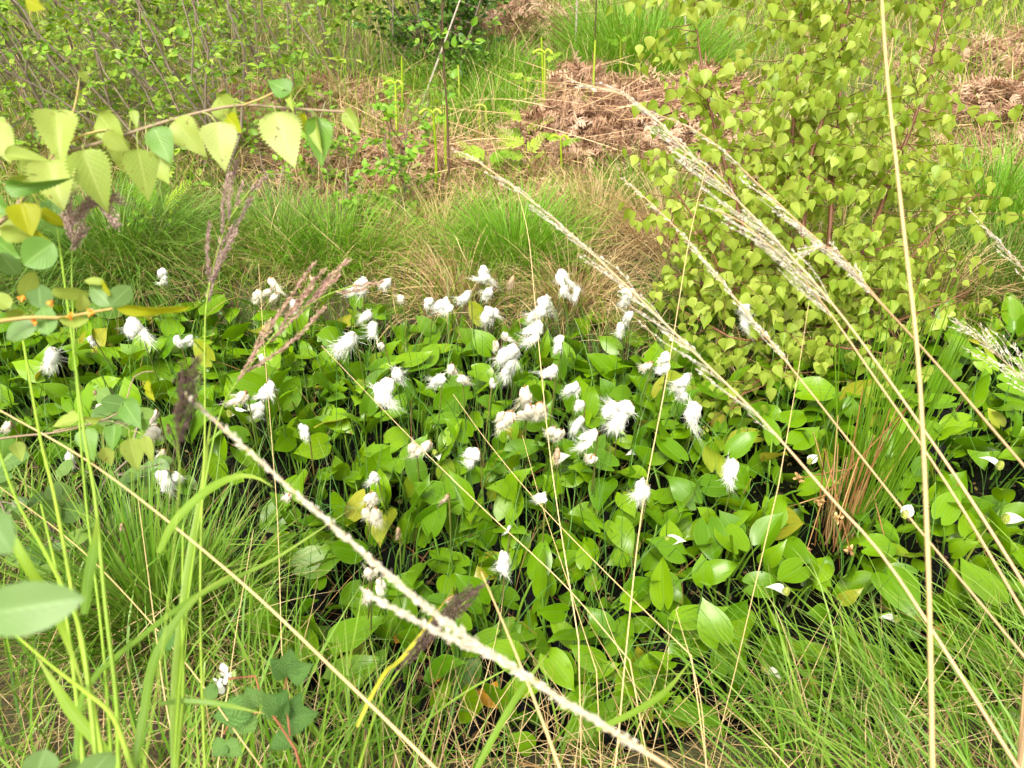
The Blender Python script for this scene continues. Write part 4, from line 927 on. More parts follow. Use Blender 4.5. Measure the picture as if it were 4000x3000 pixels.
def birch_bush(M):
    base = site(3120, 1390)
    root = thing('birch_bush', 'large bright green birch bush at the right overhanging the pool', 'birch', base)
    dp = 2.45
    pos, dr = [], []
    TR = [[(3120, 1390), (3135, 1100), (3157, 665), (3233, 405), (3265, 221), (3360, -150), (3420, -500)],
          [(3150, 1390), (3225, 1050), (3250, 760), (3277, 468), (3285, 200), (3290, -200)],
          [(3090, 1390), (3075, 900), (3090, 600), (3125, 177), (3130, -200)],
          [(3080, 1390), (2950, 1000), (2820, 600), (2740, 250), (2700, -100)],
          [(3180, 1400), (3330, 1050), (3480, 700), (3600, 380), (3680, 50), (3740, -250)],
          [(3060, 1400), (2890, 1150), (2740, 900), (2640, 740)],
          [(3190, 1400), (3420, 1150), (3650, 900), (3820, 760)],
          [(3100, 1400), (2920, 1330), (2770, 1270), (2640, 1200)],
          [(3150, 1400), (3400, 1280), (3640, 1200), (3800, 1130)],
          [(3110, 1400), (3010, 1450), (2920, 1520), (2850, 1600)],
          [(3160, 1400), (3250, 1350), (3450, 1380), (3560, 1420)]]
    back = [0, .05, .25, .1, .05, -.05, .0, -.12, -.1, -.3, -.25]
    for i, path in enumerate(TR):
        n = len(path)
        P = spline([base * [1, 1, 1] + [R.normal(0, .04), R.normal(0, .03), -.03]] + [at(x, y, dp * (1 - .0) + back[i] * (j + 1) / n + R.normal(0, .02)) for j, (x, y) in enumerate(path[1:])], 16)
        geo = Geo(); tube(geo, P, np.linspace(.011 if i < 5 else .006, .002, 16), 6, R.random())
        L = np.linalg.norm(np.diff(P, axis=0), axis=1).sum()
        for j in range(int(L * (50 if i < 7 else 20))):
            t = R.uniform(.16, 1); p = np.array([np.interp(t, np.linspace(0, 1, 16), P[:, q]) for q in range(3)])
            dd = nrm(R.normal(0, 1, 3) * [1.1, .8, .4] + [0, -.15, .25]); ll = R.uniform(.12, .36) * (1.15 - .4 * t)
            Q = limb(geo, p, p + dd * ll + [0, 0, -.02], .002, .0007, .2, 3, 6)
            m = max(3, int(ll / .021))
            for s in np.linspace(.15, 1, m):
                pos.append([np.interp(s, np.linspace(0, 1, 6), Q[:, q]) for q in range(3)]); dr.append(dd)
        part('trunk', geo, M['bark_birch'], root)
    pos, dr = np.array(pos), np.array(dr); n = len(pos); geo = Geo()
    print('birch leaves', n)
    face = R.normal(0, .42, (n, 3)) + [0, -.85, .5]
    y = nrm(np.stack([R.normal(0, .42, n), R.normal(-.25, .3, n), R.normal(-.85, .3, n)], -1))
    hang = pos + np.array([0, 0, -.008]) + R.normal(0, .012, (n, 3))
    keep = hang[:, 2] > .05
    for k, sh in enumerate(BIRCHES):
        s = (np.arange(n) % 4 == k) & keep
        scatter(geo, sh, hang[s], y[s], face[s], .045 * R.uniform(.55, 1.15, int(s.sum())))
    part('crown', geo, M['leaf_birch'], root)['kind'] = 'stuff'

# ------------------------------------------------------------------ rush clump
def rushes(M):
    c = on(3290, 2090, 0.0)
    root = thing('rush_clump', 'tall soft rush clump with green stems and brown bent dead ones', 'rush', c)
    for i in range(58):
        a = R.random() * 6.3; r = .055 * math.sqrt(R.random())
        b = c + np.array([r * math.cos(a) * 1.2 + .03, r * math.sin(a), -.03])
        h = R.uniform(.42, .9); d = nrm(np.array([math.cos(a) * r * 2.2 + R.normal(.0, .07), math.sin(a) * r * 2 + R.normal(.03, .1), 1]))
        geo = Geo(); e = b + d * h
        P = spline([b, b + d * h * .5, e + np.array([d[0], d[1], 0]) * .06], 7)
        tube(geo, P, [.0022, .002, .0017, .0004], 5, R.random())
        o = part('green_stem', geo, M['rush'], root)
    for i in range(32):
        a = R.random() * 6.3; r = .06 * math.sqrt(R.random())
        b = c + np.array([r * math.cos(a) - .035, r * math.sin(a) - .01, -.03])
        h = R.uniform(.18, .5); d = nrm(np.array([R.normal(-.06, .13), R.normal(-.05, .1), 1])); geo = Geo()
        e = b + d * h
        if i % 4 == 0:
            f = e + nrm(np.array([R.normal(-.2, .7), R.normal(0, .5), -R.uniform(.6, 2)])) * R.uniform(.12, .32)
            P = np.vstack([spline([b, e], 5), spline([e, f], 4)[1:]])
        else: P = spline([b, (b + e) / 2 + R.normal(0, .006, 3), e], 6)
        P[:, 2] = np.maximum(P[:, 2], -.03)
        tube(geo, P, [.0022, .002, .0012], 5, R.random())
        if i % 4 == 0:
            q = P[-1]; n = 26
            scatter(geo, OVAL, np.repeat(q[None], n, 0) + R.normal(0, .004, (n, 3)), rdir(n), rdir(n), R.uniform(.006, .013, n), R.uniform(.3, 1, n))
        part('dead_stem', geo, M['rush_dead'], root)

# ------------------------------------------------------------------ foreground stalks
def to_ground(P, lean=.35):
    """Carries a stalk on below the edge of the photograph down to where it is rooted."""
    a, b = np.array(P[-2]), np.array(P[-1]); d = nrm(b - a)
    z = gz(b); k = b[2] - z
    h = np.array([d[0], d[1], 0]) * min(.6, lean)
    foot = b + h * k * .8; foot[2] = gz(foot) - .02
    mid = (b + foot) / 2 + h * .12 * k
    return np.vstack([P, mid, foot])

PIN = leaf_shape([0, .25, .6, 1], [.03, .16, .14, 0], rows=3, cols=1, fold=.5, bend=.05)

def seed_stalk(name, label, cat, px, M, r=(.0012, .0009), head=None, mat='stalk_tan', hmat='panicle', group=None, root_it=True, nodes=0):
    """px: [(px, py, depth)...] from the tip to the foot. head: dict for the flowering part, from the tip to fraction 'to' of the drawn path."""
    P0 = [at(*p) for p in px]
    Q = spline(P0, 36)
    full = to_ground(Q) if root_it else Q
    foot = full[-1]
    root = thing(name, label, cat, foot, group)
    geo = Geo(); n = len(full)
    tube(geo, full[::-1], np.linspace(r[0], r[1] * .6, n), 6, R.random())
    for i in range(nodes):
        j = int(12 + 20 * i / max(nodes, 1)); tube(geo, Q[j:j + 2][:, :] if False else np.array([Q[j], Q[j] * .98 + Q[j + 1] * .02 + [0, 0, .003]]), [r[0] * 1.7, r[0] * 1.5], 6, .9)
    part('stem', geo, M[mat], root)
    if head:
        g = Geo(); T = nrm(-np.gradient(Q, axis=0)); m = head['n']
        cum = np.linspace(0, 1, len(Q))
        bp, bd, bs = [], [], []
        for i in range(m):
            t = head['to'] * (i + R.random()) / m
            if R.random() < head.get('wild', 0) * (.5 + .5 * math.sin(i * .55 + m)): continue
            p = np.array([np.interp(t, cum, Q[:, k]) for k in range(3)]); tg = nrm(np.array([np.interp(t, cum, T[:, k]) for k in range(3)]))
            side = nrm(np.cross(tg, R.normal(0, 1, 3)) + np.array(head.get('bias', (0, 0, 0))))
            L = head['len'] * (.25 + .75 * min(1, t / head['to'] * 1.6)) * R.uniform(.4, 1.3)
            e = p + (tg * head.get('fwd', 1.) + side * head['open']) * L / math.hypot(head.get('fwd', 1.), head['open']) + np.array([0, 0, -head.get('droop', 0) * L])
            b = spline([p, (p + e) / 2 + side * L * .06 + [0, 0, head.get('droop', 0) * L * .3], e], 6)
            tube(g, b, [head.get('br', .0005), .0003], 3, R.random() * .6)
            k = max(2, int(head['per'] * L / head['len']))
            s = R.uniform(head.get('start', .15), 1, k)
            q = np.array([np.interp(s, np.linspace(0, 1, 6), b[:, c]) for c in range(3)]).T
            bp.append(q + R.normal(0, head.get('fuzz', .001), (k, 3))); bd.append(nrm(nrm(e - p) + R.normal(0, head.get('spread', .35), (k, 3)))); bs.append(R.uniform(.6, 1.2, k) * head['size'])
        bp, bd, bs = map(np.concatenate, (bp, bd, bs))
        scatter(g, PIN, bp, bd, R.normal(0, 1, bp.shape), bs)
        part('panicle', g, M[hmat], root)
    return root

def ribbon(geo, px, w, turn=.3, n=18, r=None, profile=None):
    P = spline([at(*p) if len(p) == 3 and not isinstance(p, np.ndarray) else p for p in px], n)
    T = nrm(np.gradient(P, axis=0)); V = nrm(P - CAM); S = nrm(np.cross(T, V)); B = np.cross(S, T)
    W = S * math.cos(turn) + B * math.sin(turn)
    s = np.linspace(0, 1, n); pr = np.interp(s, *(profile or ([0, .1, .55, 1], [.6, .9, 1, .03]))) * w / 2
    fold = B * .25
    L_, R_ = P - W * pr[:, None] + fold * pr[:, None], P + W * pr[:, None] + fold * pr[:, None]
    V3 = np.stack([L_, P, R_], 1); i = np.arange(n - 1)[:, None] * 3 + np.arange(2)[None]
    geo.add(V3, np.stack([i, i + 1, i + 4, i + 3], -1).reshape(-1, 4), R.random() if r is None else r, np.repeat(s, 3), np.tile([-1., 0, 1.], n))

def stalks(M):
    G = 'pale seed stalks in the foreground'
    fine = dict(n=46, len=.075, open=.12, per=14, size=.005, to=.55, droop=.1, fuzz=.0007, spread=.28, wild=.5)
    seed_stalk('seed_stalk', 'thick fuzzy beige seed stalk running from mid left to the bottom, blurred nearest one', 'grass stalk',
               [(725, 1540, .52), (930, 1725, .515), (1340, 2090, .5), (1700, 2400, .49), (2050, 2640, .48), (2350, 2830, .475), (2620, 3000, .47)], M, r=(.0016, .0009),
               head=dict(n=300, len=.018, open=.035, per=9, start=0., size=.0042, to=.97, fuzz=.0008, spread=.3, wild=.2), group=G)
    seed_stalk('seed_stalk', 'second fuzzy beige seed head joining the thick one from below', 'grass stalk',
               [(1440, 2325, .5), (1600, 2410, .495), (1800, 2510, .49), (1980, 2590, .485), (2090, 2660, .48), (2400, 2860, .475), (2630, 3010, .47)], M, r=(.0013, .0008),
               head=dict(n=120, len=.016, open=.035, per=7, start=0., size=.0042, to=.5, fuzz=.0008, spread=.3, wild=.2), group=G)
    seed_stalk('seed_stalk', 'long straight pale stalk crossing the whole right side from top to bottom', 'grass stalk',
               [(3440, -60, .62), (3470, 350, .6), (3530, 900, .585), (3589, 1446, .57), (3625, 2200, .56), (3643, 3000, .55)], M, r=(.0020, .0017), group=G, mat='stalk_gold')
    seed_stalk('seed_stalk', 'arched beige panicle from above the middle tussock to the lower right corner', 'grass stalk',
               [(1826, 605, .92), (1950, 690, .9), (2180, 870, .88), (2477, 1145, .85), (2720, 1385, .82), (2965, 1627, .78), (3250, 1950, .74), (3490, 2230, .7), (3978, 3000, .62)], M, r=(.0016, .0012),
               head=dict(fine, n=62, len=.08, open=.11, per=16, to=.62, bias=(-.5, -.1, -.4)), group=G)
    seed_stalk('seed_stalk', 'heavy beige panicle arching from the bracken heap across the birch bush', 'grass stalk',
               [(2260, 325, .95), (2420, 365, .94), (2531, 434, .92), (2680, 590, .9), (2821, 723, .88), (3074, 985, .85), (3309, 1260, .82), (3616, 1690, .78), (3830, 2010, .74), (4060, 2380, .7)], M, r=(.0016, .0012),
               head=dict(fine, n=66, len=.08, open=.12, per=16, to=.58, bias=(-.5, -.1, -.4)), group=G)
    seed_stalk('seed_stalk', 'upper slim beige panicle parallel above the heavy one', 'grass stalk',
               [(2531, 432, .97), (2750, 530, .95), (2965, 723, .92), (3120, 870, .9), (3273, 1013, .88), (3616, 1374, .84), (4060, 1890, .78)], M, r=(.0015, .0011),
               head=dict(fine, n=40, len=.05, open=.09, per=12, to=.55, bias=(-.5, -.1, -.4)), group=G)
    seed_stalk('seed_stalk', 'slim beige seed stalk starting left of the birch bush and ending at the right border', 'grass stalk',
               [(2441, 705, .98), (2560, 810, .96), (2695, 950, .95), (2872, 1165, .92), (3157, 1520, .88), (3530, 1994, .83), (3870, 2405, .78), (4080, 2660, .75)], M, r=(.0014, .001),
               head=dict(fine, n=55, len=.028, open=.08, per=11, to=.45), group=G)
    seed_stalk('seed_stalk', 'drooping pale side panicle hanging before the birch bush', 'grass stalk',
               [(2800, 820, .86), (2900, 870, .86), (3000, 955, .86), (3068, 1010, .86), (3225, 1200, .84), (3420, 1480, .81), (3613, 1760, .78), (3803, 2060, .74), (4060, 2500, .7)], M, r=(.0014, .0011),
               head=dict(fine, n=36, len=.07, open=.15, per=18, to=.35, bias=(-.6, 0, -.6)), group=G)
    seed_stalk('seed_stalk', 'short panicle with hooked top over the rush clump', 'grass stalk',
               [(3130, 1000, .86), (3190, 968, .86), (3260, 975, .86), (3340, 1060, .86), (3450, 1190, .85), (3616, 1374, .84)], M, r=(.0008, .0007),
               head=dict(fine, n=34, len=.04, open=.2, per=20, to=.6, bias=(-.4, 0, -.7)), group=G, root_it=False)
    seed_stalk('seed_stalk', 'small loose panicle at the right border above the open water', 'grass stalk',
               [(3740, 1265, 1.2), (3830, 1330, 1.2), (3930, 1420, 1.2), (4020, 1510, 1.2), (4200, 1720, 1.15)], M, r=(.0010, .0007),
               head=dict(fine, n=40, len=.09, open=.3, per=22, to=.8, size=.006), group=G)
    seed_stalk('seed_stalk', 'thin seed stalk at the right border against the green tussock', 'grass stalk',
               [(3790, 820, 1.3), (3880, 920, 1.3), (4010, 1070, 1.3), (4200, 1300, 1.25)], M, r=(.001, .0006),
               head=dict(fine, n=24, len=.05, open=.1, per=14, to=.8, size=.006), group=G)
    straw = [
        ([(-40, 1580, .8), (380, 1826, .76), (904, 2242, .7), (1330, 2640, .66), (1720, 3020, .62)], .0016, 'long beige straw slanting across the lower left corner'),
        ([(1880, 2235, .75), (1960, 2420, .7), (2043, 2622, .66), (2120, 2820, .63), (2190, 3010, .6)], .0015, 'broken golden straw with a cut top in the bottom middle'),
        ([(-30, 1880, 1.05), (330, 2160, 1.0), (700, 2560, .95), (950, 2900, .9), (1030, 3010, .9)], .001, 'thin straw in the lower left running beside the long beige one'),
        ([(2020, 740, 1.5), (2065, 930, 1.5), (2100, 1300, 1.45), (2140, 1700, 1.4), (2180, 2000, 1.35), (2260, 2500, 1.25)], .0012, 'upright thin straw passing the densest triple tuft'),
        ([(2760, 640, 1.4), (2690, 950, 1.38), (2604, 1475, 1.3), (2509, 1988, 1.25), (2450, 2500, 1.15), (2414, 2900, 1.05)], .0013, 'tall straw descending from the birch bush through a cottongrass tuft'),
        ([(1255, 1350, 1.4), (1604, 1710, 1.35), (1895, 1994, 1.3), (2200, 2280, 1.25), (2460, 2580, 1.15)], .0011, 'slanting golden straw through the pool centre'),
        ([(1770, 1540, 1.5), (1900, 1720, 1.45), (2090, 1950, 1.4), (2360, 2230, 1.3), (2700, 2560, 1.15)], .0011, 'second slanting golden straw right of the first in the pool centre'),
        ([(2040, 1700, 1.5), (2110, 1950, 1.45), (2210, 2250, 1.35), (2330, 2620, 1.2)], .0009, 'short thin straw between the biggest cottongrass group and the front'),
        ([(1010, 1030, 1.6), (1030, 1330, 1.55), (1060, 1700, 1.5), (1085, 2050, 1.45), (1100, 2540, 1.35)], .0009, 'upright thin straw through the purple plume'),
        ([(540, 1950, 1.2), (590, 2330, 1.1), (640, 2700, 1.0), (700, 3010, .9)], .0010, 'upright straw in the lower left grass'),
        ([(990, 2070, 1.3), (930, 2420, 1.2), (890, 2700, 1.1), (850, 3000, 1.)], .0010, 'second upright straw in the lower left, leaning right'),
        ([(3160, 1180, 1.2), (3110, 1500, 1.2), (3040, 1900, 1.15)], .0008, 'thin orange straw among the rush tops'),
        ([(2650, 2370, 1.1), (2640, 2380, 1.1), (2730, 2700, 1.0), (2760, 3000, .9)], .0009, 'thin reddish straw in the front sedge right of the middle'),
        ([(1530, 430, 3.2), (1800, 520, 3.0), (2000, 700, 2.8), (2240, 640, 3.3)], .002, 'bent brown bracken stalk lying before the heap'),
    ]
    for px, r, label in straw[:-1]:
        seed_stalk('straw', label, 'straw', px, M, r=(r, r * .8), mat='stalk_gold', group='single dry straws')
    P = [(1740, 470, 3.9), (1880, 520, 3.8), (2040, 580, 3.7), (2220, 640, 3.6)]
    seed_stalk('straw', 'tan bracken stalk lying across the front of the bracken heap', 'straw', P, M, r=(.004, .003), mat='stalk_tan', root_it=False)
    # purple flowering grasses
    GP = 'purple flowering grasses at the left'
    plume = dict(n=46, len=.075, open=.34, per=70, size=.0042, to=.85, fuzz=.0016, spread=.3, start=.02, br=.0006)
    seed_stalk('purple_grass', 'upright mauve grass plume standing left of the pool with a slim green stem', 'purple grass',
               [(975, 745, .84), (900, 850, .84), (850, 980, .84), (815, 1130, .84), (800, 1290, .84), (800, 1700, .8), (785, 2100, .76), (784, 2500, .72), (800, 3010, .66)], M, r=(.0013, .001),
               head=dict(plume, to=.24, n=9, len=.09, open=.34, per=300, fuzz=.0010, size=.0045), mat='culm', hmat='purple', group=GP)
    seed_stalk('purple_grass', 'largest reddish purple grass plume fanning to the upper right', 'purple grass',
               [(1390, 1112, .82), (1250, 1165, .82), (1110, 1265, .82), (1000, 1400, .81), (900, 1530, .8), (850, 1650, .8), (800, 1900, .78), (740, 2300, .74), (700, 2700, .68), (680, 3010, .64)], M, r=(.0013, .001),
               head=dict(plume, to=.34, n=10, len=.12, open=.26, per=330, fuzz=.0010, size=.0045), mat='culm', hmat='purple_red', group=GP)
    seed_stalk('purple_grass', 'drooping purple grass plume in front of the hanging birch leaves', 'purple grass',
               [(430, 850, .8), (385, 790, .8), (330, 790, .8), (295, 860, .8), (285, 960, .8), (280, 1090, .8), (300, 1500, .77), (335, 1950, .73), (400, 2500, .68), (440, 3010, .62)], M, r=(.0014, .001),
               head=dict(plume, to=.15, n=34, len=.045, open=.3, per=90, droop=.3), mat='culm', hmat='purple', group=GP)
    seed_stalk('purple_grass', 'dark blurred grass plume hanging beside the thick seed stalk', 'purple grass',
               [(765, 1425, .5), (735, 1520, .5), (705, 1640, .5), (695, 1760, .5), (700, 1900, .49), (640, 2500, .46), (560, 3010, .42)], M, r=(.0005, .0004),
               head=dict(plume, to=.24, n=24, len=.028, open=.3, per=40, size=.0032), mat='culm', hmat='purple_dark', group=GP)
    seed_stalk('purple_grass', 'dark purple grass plume pointing up right above the orange leaf', 'purple grass',
               [(1865, 2310, .72), (1780, 2385, .72), (1690, 2470, .71), (1600, 2570, .7), (1530, 2660, .69), (1470, 2780, .66), (1400, 3010, .6)], M, r=(.0012, .0007),
               head=dict(plume, to=.5, n=26, len=.05, open=.10, per=80, size=.004), mat='culm', hmat='purple_dark', group=GP)
    # green culms and broad leaves at the left
    GC = 'green grass stems at the left'
    for px, label in (
        ([(225, 900, .78), (285, 1350, .74), (330, 1700, .71), (372, 1950, .69), (410, 2350, .66), (455, 2741, .63), (462, 3010, .6)], 'yellow green grass stem, rightmost of the trio at the lower left'),
        ([(90, 1330, .75), (155, 1700, .7), (215, 1950, .67), (285, 2330, .63), (354, 2710, .6), (411, 3010, .57)], 'yellow green grass stem with a swollen joint, middle of the trio at the lower left'),
        ([(-10, 1740, .68), (63, 1950, .65), (184, 2171, .62), (304, 2431, .59), (350, 2720, .57), (380, 3010, .55)], 'yellow green grass stem, leftmost of the trio at the lower left'),
        ([(160, 1970, .72), (225, 2250, .69), (270, 2480, .67), (330, 3010, .62)], 'thin yellow green stem between the trio'),
        ([(715, 2050, .8), (712, 2400, .76), (715, 2700, .72), (690, 3010, .68)], 'slender green stem beside the upright plume stem'),
        ([(60, 2480, .6), (200, 2600, .58), (330, 2700, .56), (440, 2800, .55), (520, 3010, .53)], 'green stem lying low across the left corner')):
        seed_stalk('green_culm', label, 'grass stem', px, M, r=(.0021, .0015), mat='culm', group=GC)
    for px, w, label in (
        ([(680, 3010, .7), (690, 2600, .74), (740, 2200, .78), (790, 1900, .8), (815, 1700, .8), (830, 1600, .79)], .011, 'broad upright grass leaf beside the purple plume stem'),
        ([(620, 2160, .72), (680, 2040, .72), (790, 1930, .72), (900, 1868, .71), (990, 1862, .7), (1072, 1905, .69)], .010, 'arching yellow green grass leaf in the middle left'),
        ([(300, 3010, .6), (330, 2700, .64), (560, 2480, .68), (800, 2310, .72), (1060, 2190, .76), (1376, 1985, .8)], .0065, 'long grass leaf slanting up right through the left sedge'),
        ([(520, 3010, .62), (560, 2800, .64), (610, 2560, .67), (760, 2340, .7), (960, 2210, .74)], .010, 'wide grass leaf crossing the long slanting one'),
        ([(330, 2400, .58), (345, 2260, .58), (370, 2120, .58), (380, 2010, .57)], .010, 'short upright grass leaf beside the trio of stems'),
        ([(40, 2080, .52), (100, 2200, .52), (170, 2310, .53), (230, 2420, .55), (330, 2700, .56)], .009, 'flat grass leaf behind the big blurred leaf'),
        ([(440, 2990, .6), (380, 2900, .6), (280, 2780, .6), (230, 2700, .6), (140, 2560, .6)], .011, 'wide pale leaf blade at the bottom left'),
        ([(620, 2750, .68), (720, 2738, .68), (860, 2750, .68), (1040, 2790, .67)], .006, 'level dark grass leaf above the bramble'),
        ([(1395, 2840, .7), (1440, 2740, .71), (1510, 2620, .73), (1580, 2560, .75), (1780, 2290, .8)], .0055, 'bright yellow grass leaf carrying the dark plume'),
        ([(1860, 3010, .75), (1960, 2820, .77), (2060, 2660, .8), (2150, 2540, .84)], .009, 'dark green grass leaf with a brown tip in the bottom middle'),
        ([(2330, 2850, .8), (2480, 2780, .82), (2600, 2700, .85), (2700, 2580, .9)], .009, 'grass leaf leaning right in the front sedge')):
        geo = Geo(); ribbon(geo, px, w * .82, turn=R.uniform(-.5, .5))
        P0, P1 = at(*px[0]), at(*px[1])
        if px[0][1] > 2900:                     # rooted below the picture
            f = to_ground(np.array([P1, P0])); ribbon(geo, [f[3], f[2], P0], w * .6, turn=0, n=8, r=.5, profile=([0, 1], [.7, 1]))
        m = M['blade_yellow'] if 'yellow grass leaf carrying' in label else M['blade']
        single('grass_leaf', geo, m, label, 'grass leaf', P0, 'broad grass leaves near the camera')

# ------------------------------------------------------------------ twigs close to the camera
def twig_leaf(root, mats, stem, b, tip, d0, d1, w, M, mat, shape, droop=0., turn=0., name='leaf', petiole=True, g=R):
    """A leaf hung between two photo points, at given distances, attached to the twig by its stalk."""
    B, T = at(*b, d0), at(*tip, d1); y = T - B; L = np.linalg.norm(y)
    view = nrm(CAM - B); up = nrm(view * math.cos(turn) + np.cross(nrm(y), view) * math.sin(turn) + R.normal(0, .12, 3))
    V, F, TT, U = shape; V = V.copy(); V[:, 0] *= (w / FPX * d0) / (L * (V[:, 0].max() - V[:, 0].min()))
    geo = Geo(); scatter(geo, (V, F, TT, U), B[None], y[None], up[None], [L], [R.random()])
    if stem is not None and petiole: 
        S = at(*stem); tube(geo, spline([S, (S + B) / 2 + [0, 0, .003], B + nrm(y) * .002], 5), [.0008, .0006], 4, .9)
    part(name, geo, M[mat], root)

def serrate(seed, w=1., fold=.15, bend=.15, rip=.03):
    g = np.random.default_rng(seed)
    tt = np.linspace(0, 1, 23)
    return leaf_shape([0, .04, .12, .25, .38, .55, .72, .86, .94, 1], np.array([.08, .26, .39, .44, .41, .32, .2, .09, .035, 0]) * w, rows=34, cols=3, fold=fold, bend=bend, serr=.10, ripple=rip, seed=seed)

def near_twigs(M):
    k = .632911
    q = lambda x, y: (x * k, y * k)             # upper left detail of the photograph
    B = [(-500, 1250, .62), (-250, 1020, .68), (0, 870, .74), (95, 766, .77), (165, 671, .78), (247, 601, .79), (437, 544, .8), (608, 487, .81), (791, 437, .82), (950, 411, .83), (1139, 424, .84), (1348, 437, .85)]
    Pb = spline([at(*b) for b in B], 50)
    foot = np.array([Pb[0][0] - 1.2, Pb[0][1] + .25, 0]); foot[2] = gz(foot)
    stem = spline([foot - [0, 0, .03], foot * .6 + Pb[0] * .4 + [-.04, 0, .1], Pb[0]], 14)
    root = thing('birch_branch', 'birch branch with large hanging serrated leaves at the upper left, close to the camera', 'birch branch', foot)
    geo = Geo(); tube(geo, np.vstack([stem, Pb[1:]]), np.r_[np.linspace(.006, .0028, 14), np.linspace(.0026, .0014, 49)], 6, .4); 
    for path in ([q(260, 1060) + (.78,), q(340, 930) + (.78,), q(430, 745) + (.78,), q(470, 620) + (.78,), q(490, 480) + (.78,)],
                 [q(370, 930) + (.785,), q(480, 850) + (.785,), q(600, 810) + (.785,), q(690, 800) + (.785,)],
                 [q(1500, 650) + (.825,), q(1620, 605) + (.825,), q(1720, 560) + (.825,), q(1790, 565) + (.825,)],
                 [q(150, 1210) + (.77,), q(170, 1130) + (.77,), q(20, 1140) + (.77,)], [q(60, 1320) + (.76,), q(20, 1240) + (.76,), q(-60, 1100) + (.76,)]):
        tube(geo, spline([at(*p) for p in path], 14), [.0013, .0008], 5, .85)
    part('twig', geo, M['twig'], root)
    LV = [  # base, tip, width (detail pixels), depth, material, turn, petiole start
        ((350, 680), (365, 1000), 265, .78, 'leaf_near', .2, (430, 720)), ((610, 705), (800, 960), 190, .785, 'leaf_near', .5, (470, 700)),
        ((510, 930), (660, 1300), 270, .775, 'leaf_near', .1, (520, 900)), ((850, 920), (925, 1240), 230, .79, 'leaf_near', -.1, (850, 810)),
        ((950, 785), (1060, 1020), 195, .785, 'leaf_near_dark', .25, (950, 765)), ((1080, 740), (1255, 965), 215, .81, 'leaf_near', .1, (1040, 745)),
        ((1340, 755), (1385, 1055), 240, .815, 'leaf_near_pale', 0., (1250, 695)), ((1345, 600), (1490, 800), 190, .83, 'leaf_near', .3, (1500, 640)),
        ((1790, 575), (1640, 480), 150, .82, 'leaf_near_dark', .5, (1740, 560)), ((1700, 690), (1825, 1050), 285, .835, 'leaf_near_pale', .05, (1690, 665)),
        ((1965, 725), (1985, 1040), 190, .84, 'leaf_near_dark', .3, (1900, 685)), ((1945, 725), (1952, 930), 110, .842, 'leaf_near', .9, (1900, 685)),
        ((2130, 685), (2235, 850), 105, .85, 'leaf_near', .4, (2100, 690)), ((825, 680), (842, 790), 62, .82, 'leaf_near', .2, (800, 800)),
        ((300, 985), (400, 1320), 300, .77, 'leaf_near', .25, (330, 950)), ((130, 1255), (190, 1475), 210, .74, 'leaf_yellow', .1, (150, 1210)),
        ((330, 1230), (350, 1490), 190, .80, 'leaf_near_dark', .35, (250, 1130)), ((30, 1140), (455, 1150), 120, .7, 'leaf_near_dark', .9, (0, 1150)),
        ((30, 960), (335, 985), 120, .70, 'leaf_near', -.8, (-40, 1010)), ((0, 1410), (235, 1500), 130, .68, 'leaf_near', .7, (-60, 1380)),
        ((1780, 570), (1805, 690), 60, .825, 'leaf_near', .2, (1780, 565)), ((500, 490), (545, 440), 75, .78, 'leaf_near', .4, (490, 500)),
        ((930, 930), (1045, 1140), 190, .8, 'leaf_near', .3, (900, 790)), ((1850, 700), (1890, 830), 90, .845, 'leaf_yellow', .3, (1830, 675)),
        ((160, 0), (265, 55), 110, .66, 'leaf_yellow', .6, None), ((640, 830), (810, 950), 130, .78, 'leaf_near', .5, (690, 800)),
        ((370, 770), (460, 900), 140, .81, 'leaf_near', .2, (380, 860)), ((0, 720), (30, 830), 60, .78, 'leaf_near', .3, None),
        ((40, 1090), (210, 1080), 100, .76, 'leaf_near', .8, (0, 1130)), ((150, 1050), (330, 1180), 150, .79, 'leaf_near', .2, (230, 1060)),
        ((-40, 760), (60, 1010), 200, .76, 'leaf_near', .3, None), ((80, 1290), (60, 1480), 190, .77, 'leaf_near', .3, (60, 1240)), ((190, 960), (240, 1210), 190, .8, 'leaf_near', .4, (230, 1000)), ((420, 960), (470, 1200), 180, .81, 'leaf_near', .4, (420, 930)),
        ((740, 850), (760, 1080), 170, .82, 'leaf_near', .6, (700, 850)), ((-80, 1400), (60, 1560), 190, .76, 'leaf_near_pale', .3, None), ((250, 1300), (420, 1420), 130, .79, 'leaf_yellow', .6, (200, 1180)),
        ((1400, 720), (1500, 830), 120, .83, 'leaf_yellow', .5, (1380, 690)), ((-60, 1230), (80, 1330), 150, .74, 'leaf_near_dark', .4, None),
        ((-20, 1490), (120, 1600), 150, .72, 'leaf_near_dark', .5, None), ((200, 1440), (330, 1520), 90, .75, 'leaf_yellow', .8, None)]
    for i, (b, t, w, d, m, tu, s) in enumerate(LV):
        twig_leaf(root, None, (*q(*s), d) if s else None, q(*b), q(*t), d, d + R.normal(0, .008), w * k, M, m, serrate(i, R.uniform(.95, 1.1), R.uniform(-.05, .35), R.uniform(-.08, .25), R.uniform(.02, .05)), turn=tu)
    # lower birch twig
    q = lambda x, y: (x * k, 950 + y * k)
    P = spline([at(*p) for p in ((-600, 1900, .9), (-250, 1760, .94), (40, 1708, .98), (210, 1690, 1.0), (355, 1655, 1.0), (475, 1600, 1.0), (525, 1470, 1.0), (600, 1450, 1.0))], 30)
    foot = np.array([P[0][0] - .4, P[0][1] + .1, 0]); foot[2] = gz(foot)
    root = thing('birch_twig', 'lower birch twig with green hanging leaves in front of the left cottongrass', 'birch twig', foot); geo = Geo()
    tube(geo, np.vstack([spline([foot - [0, 0, .02], P[0]], 6), P[1:]]), np.linspace(.0025, .0007, 35), 5, .4)
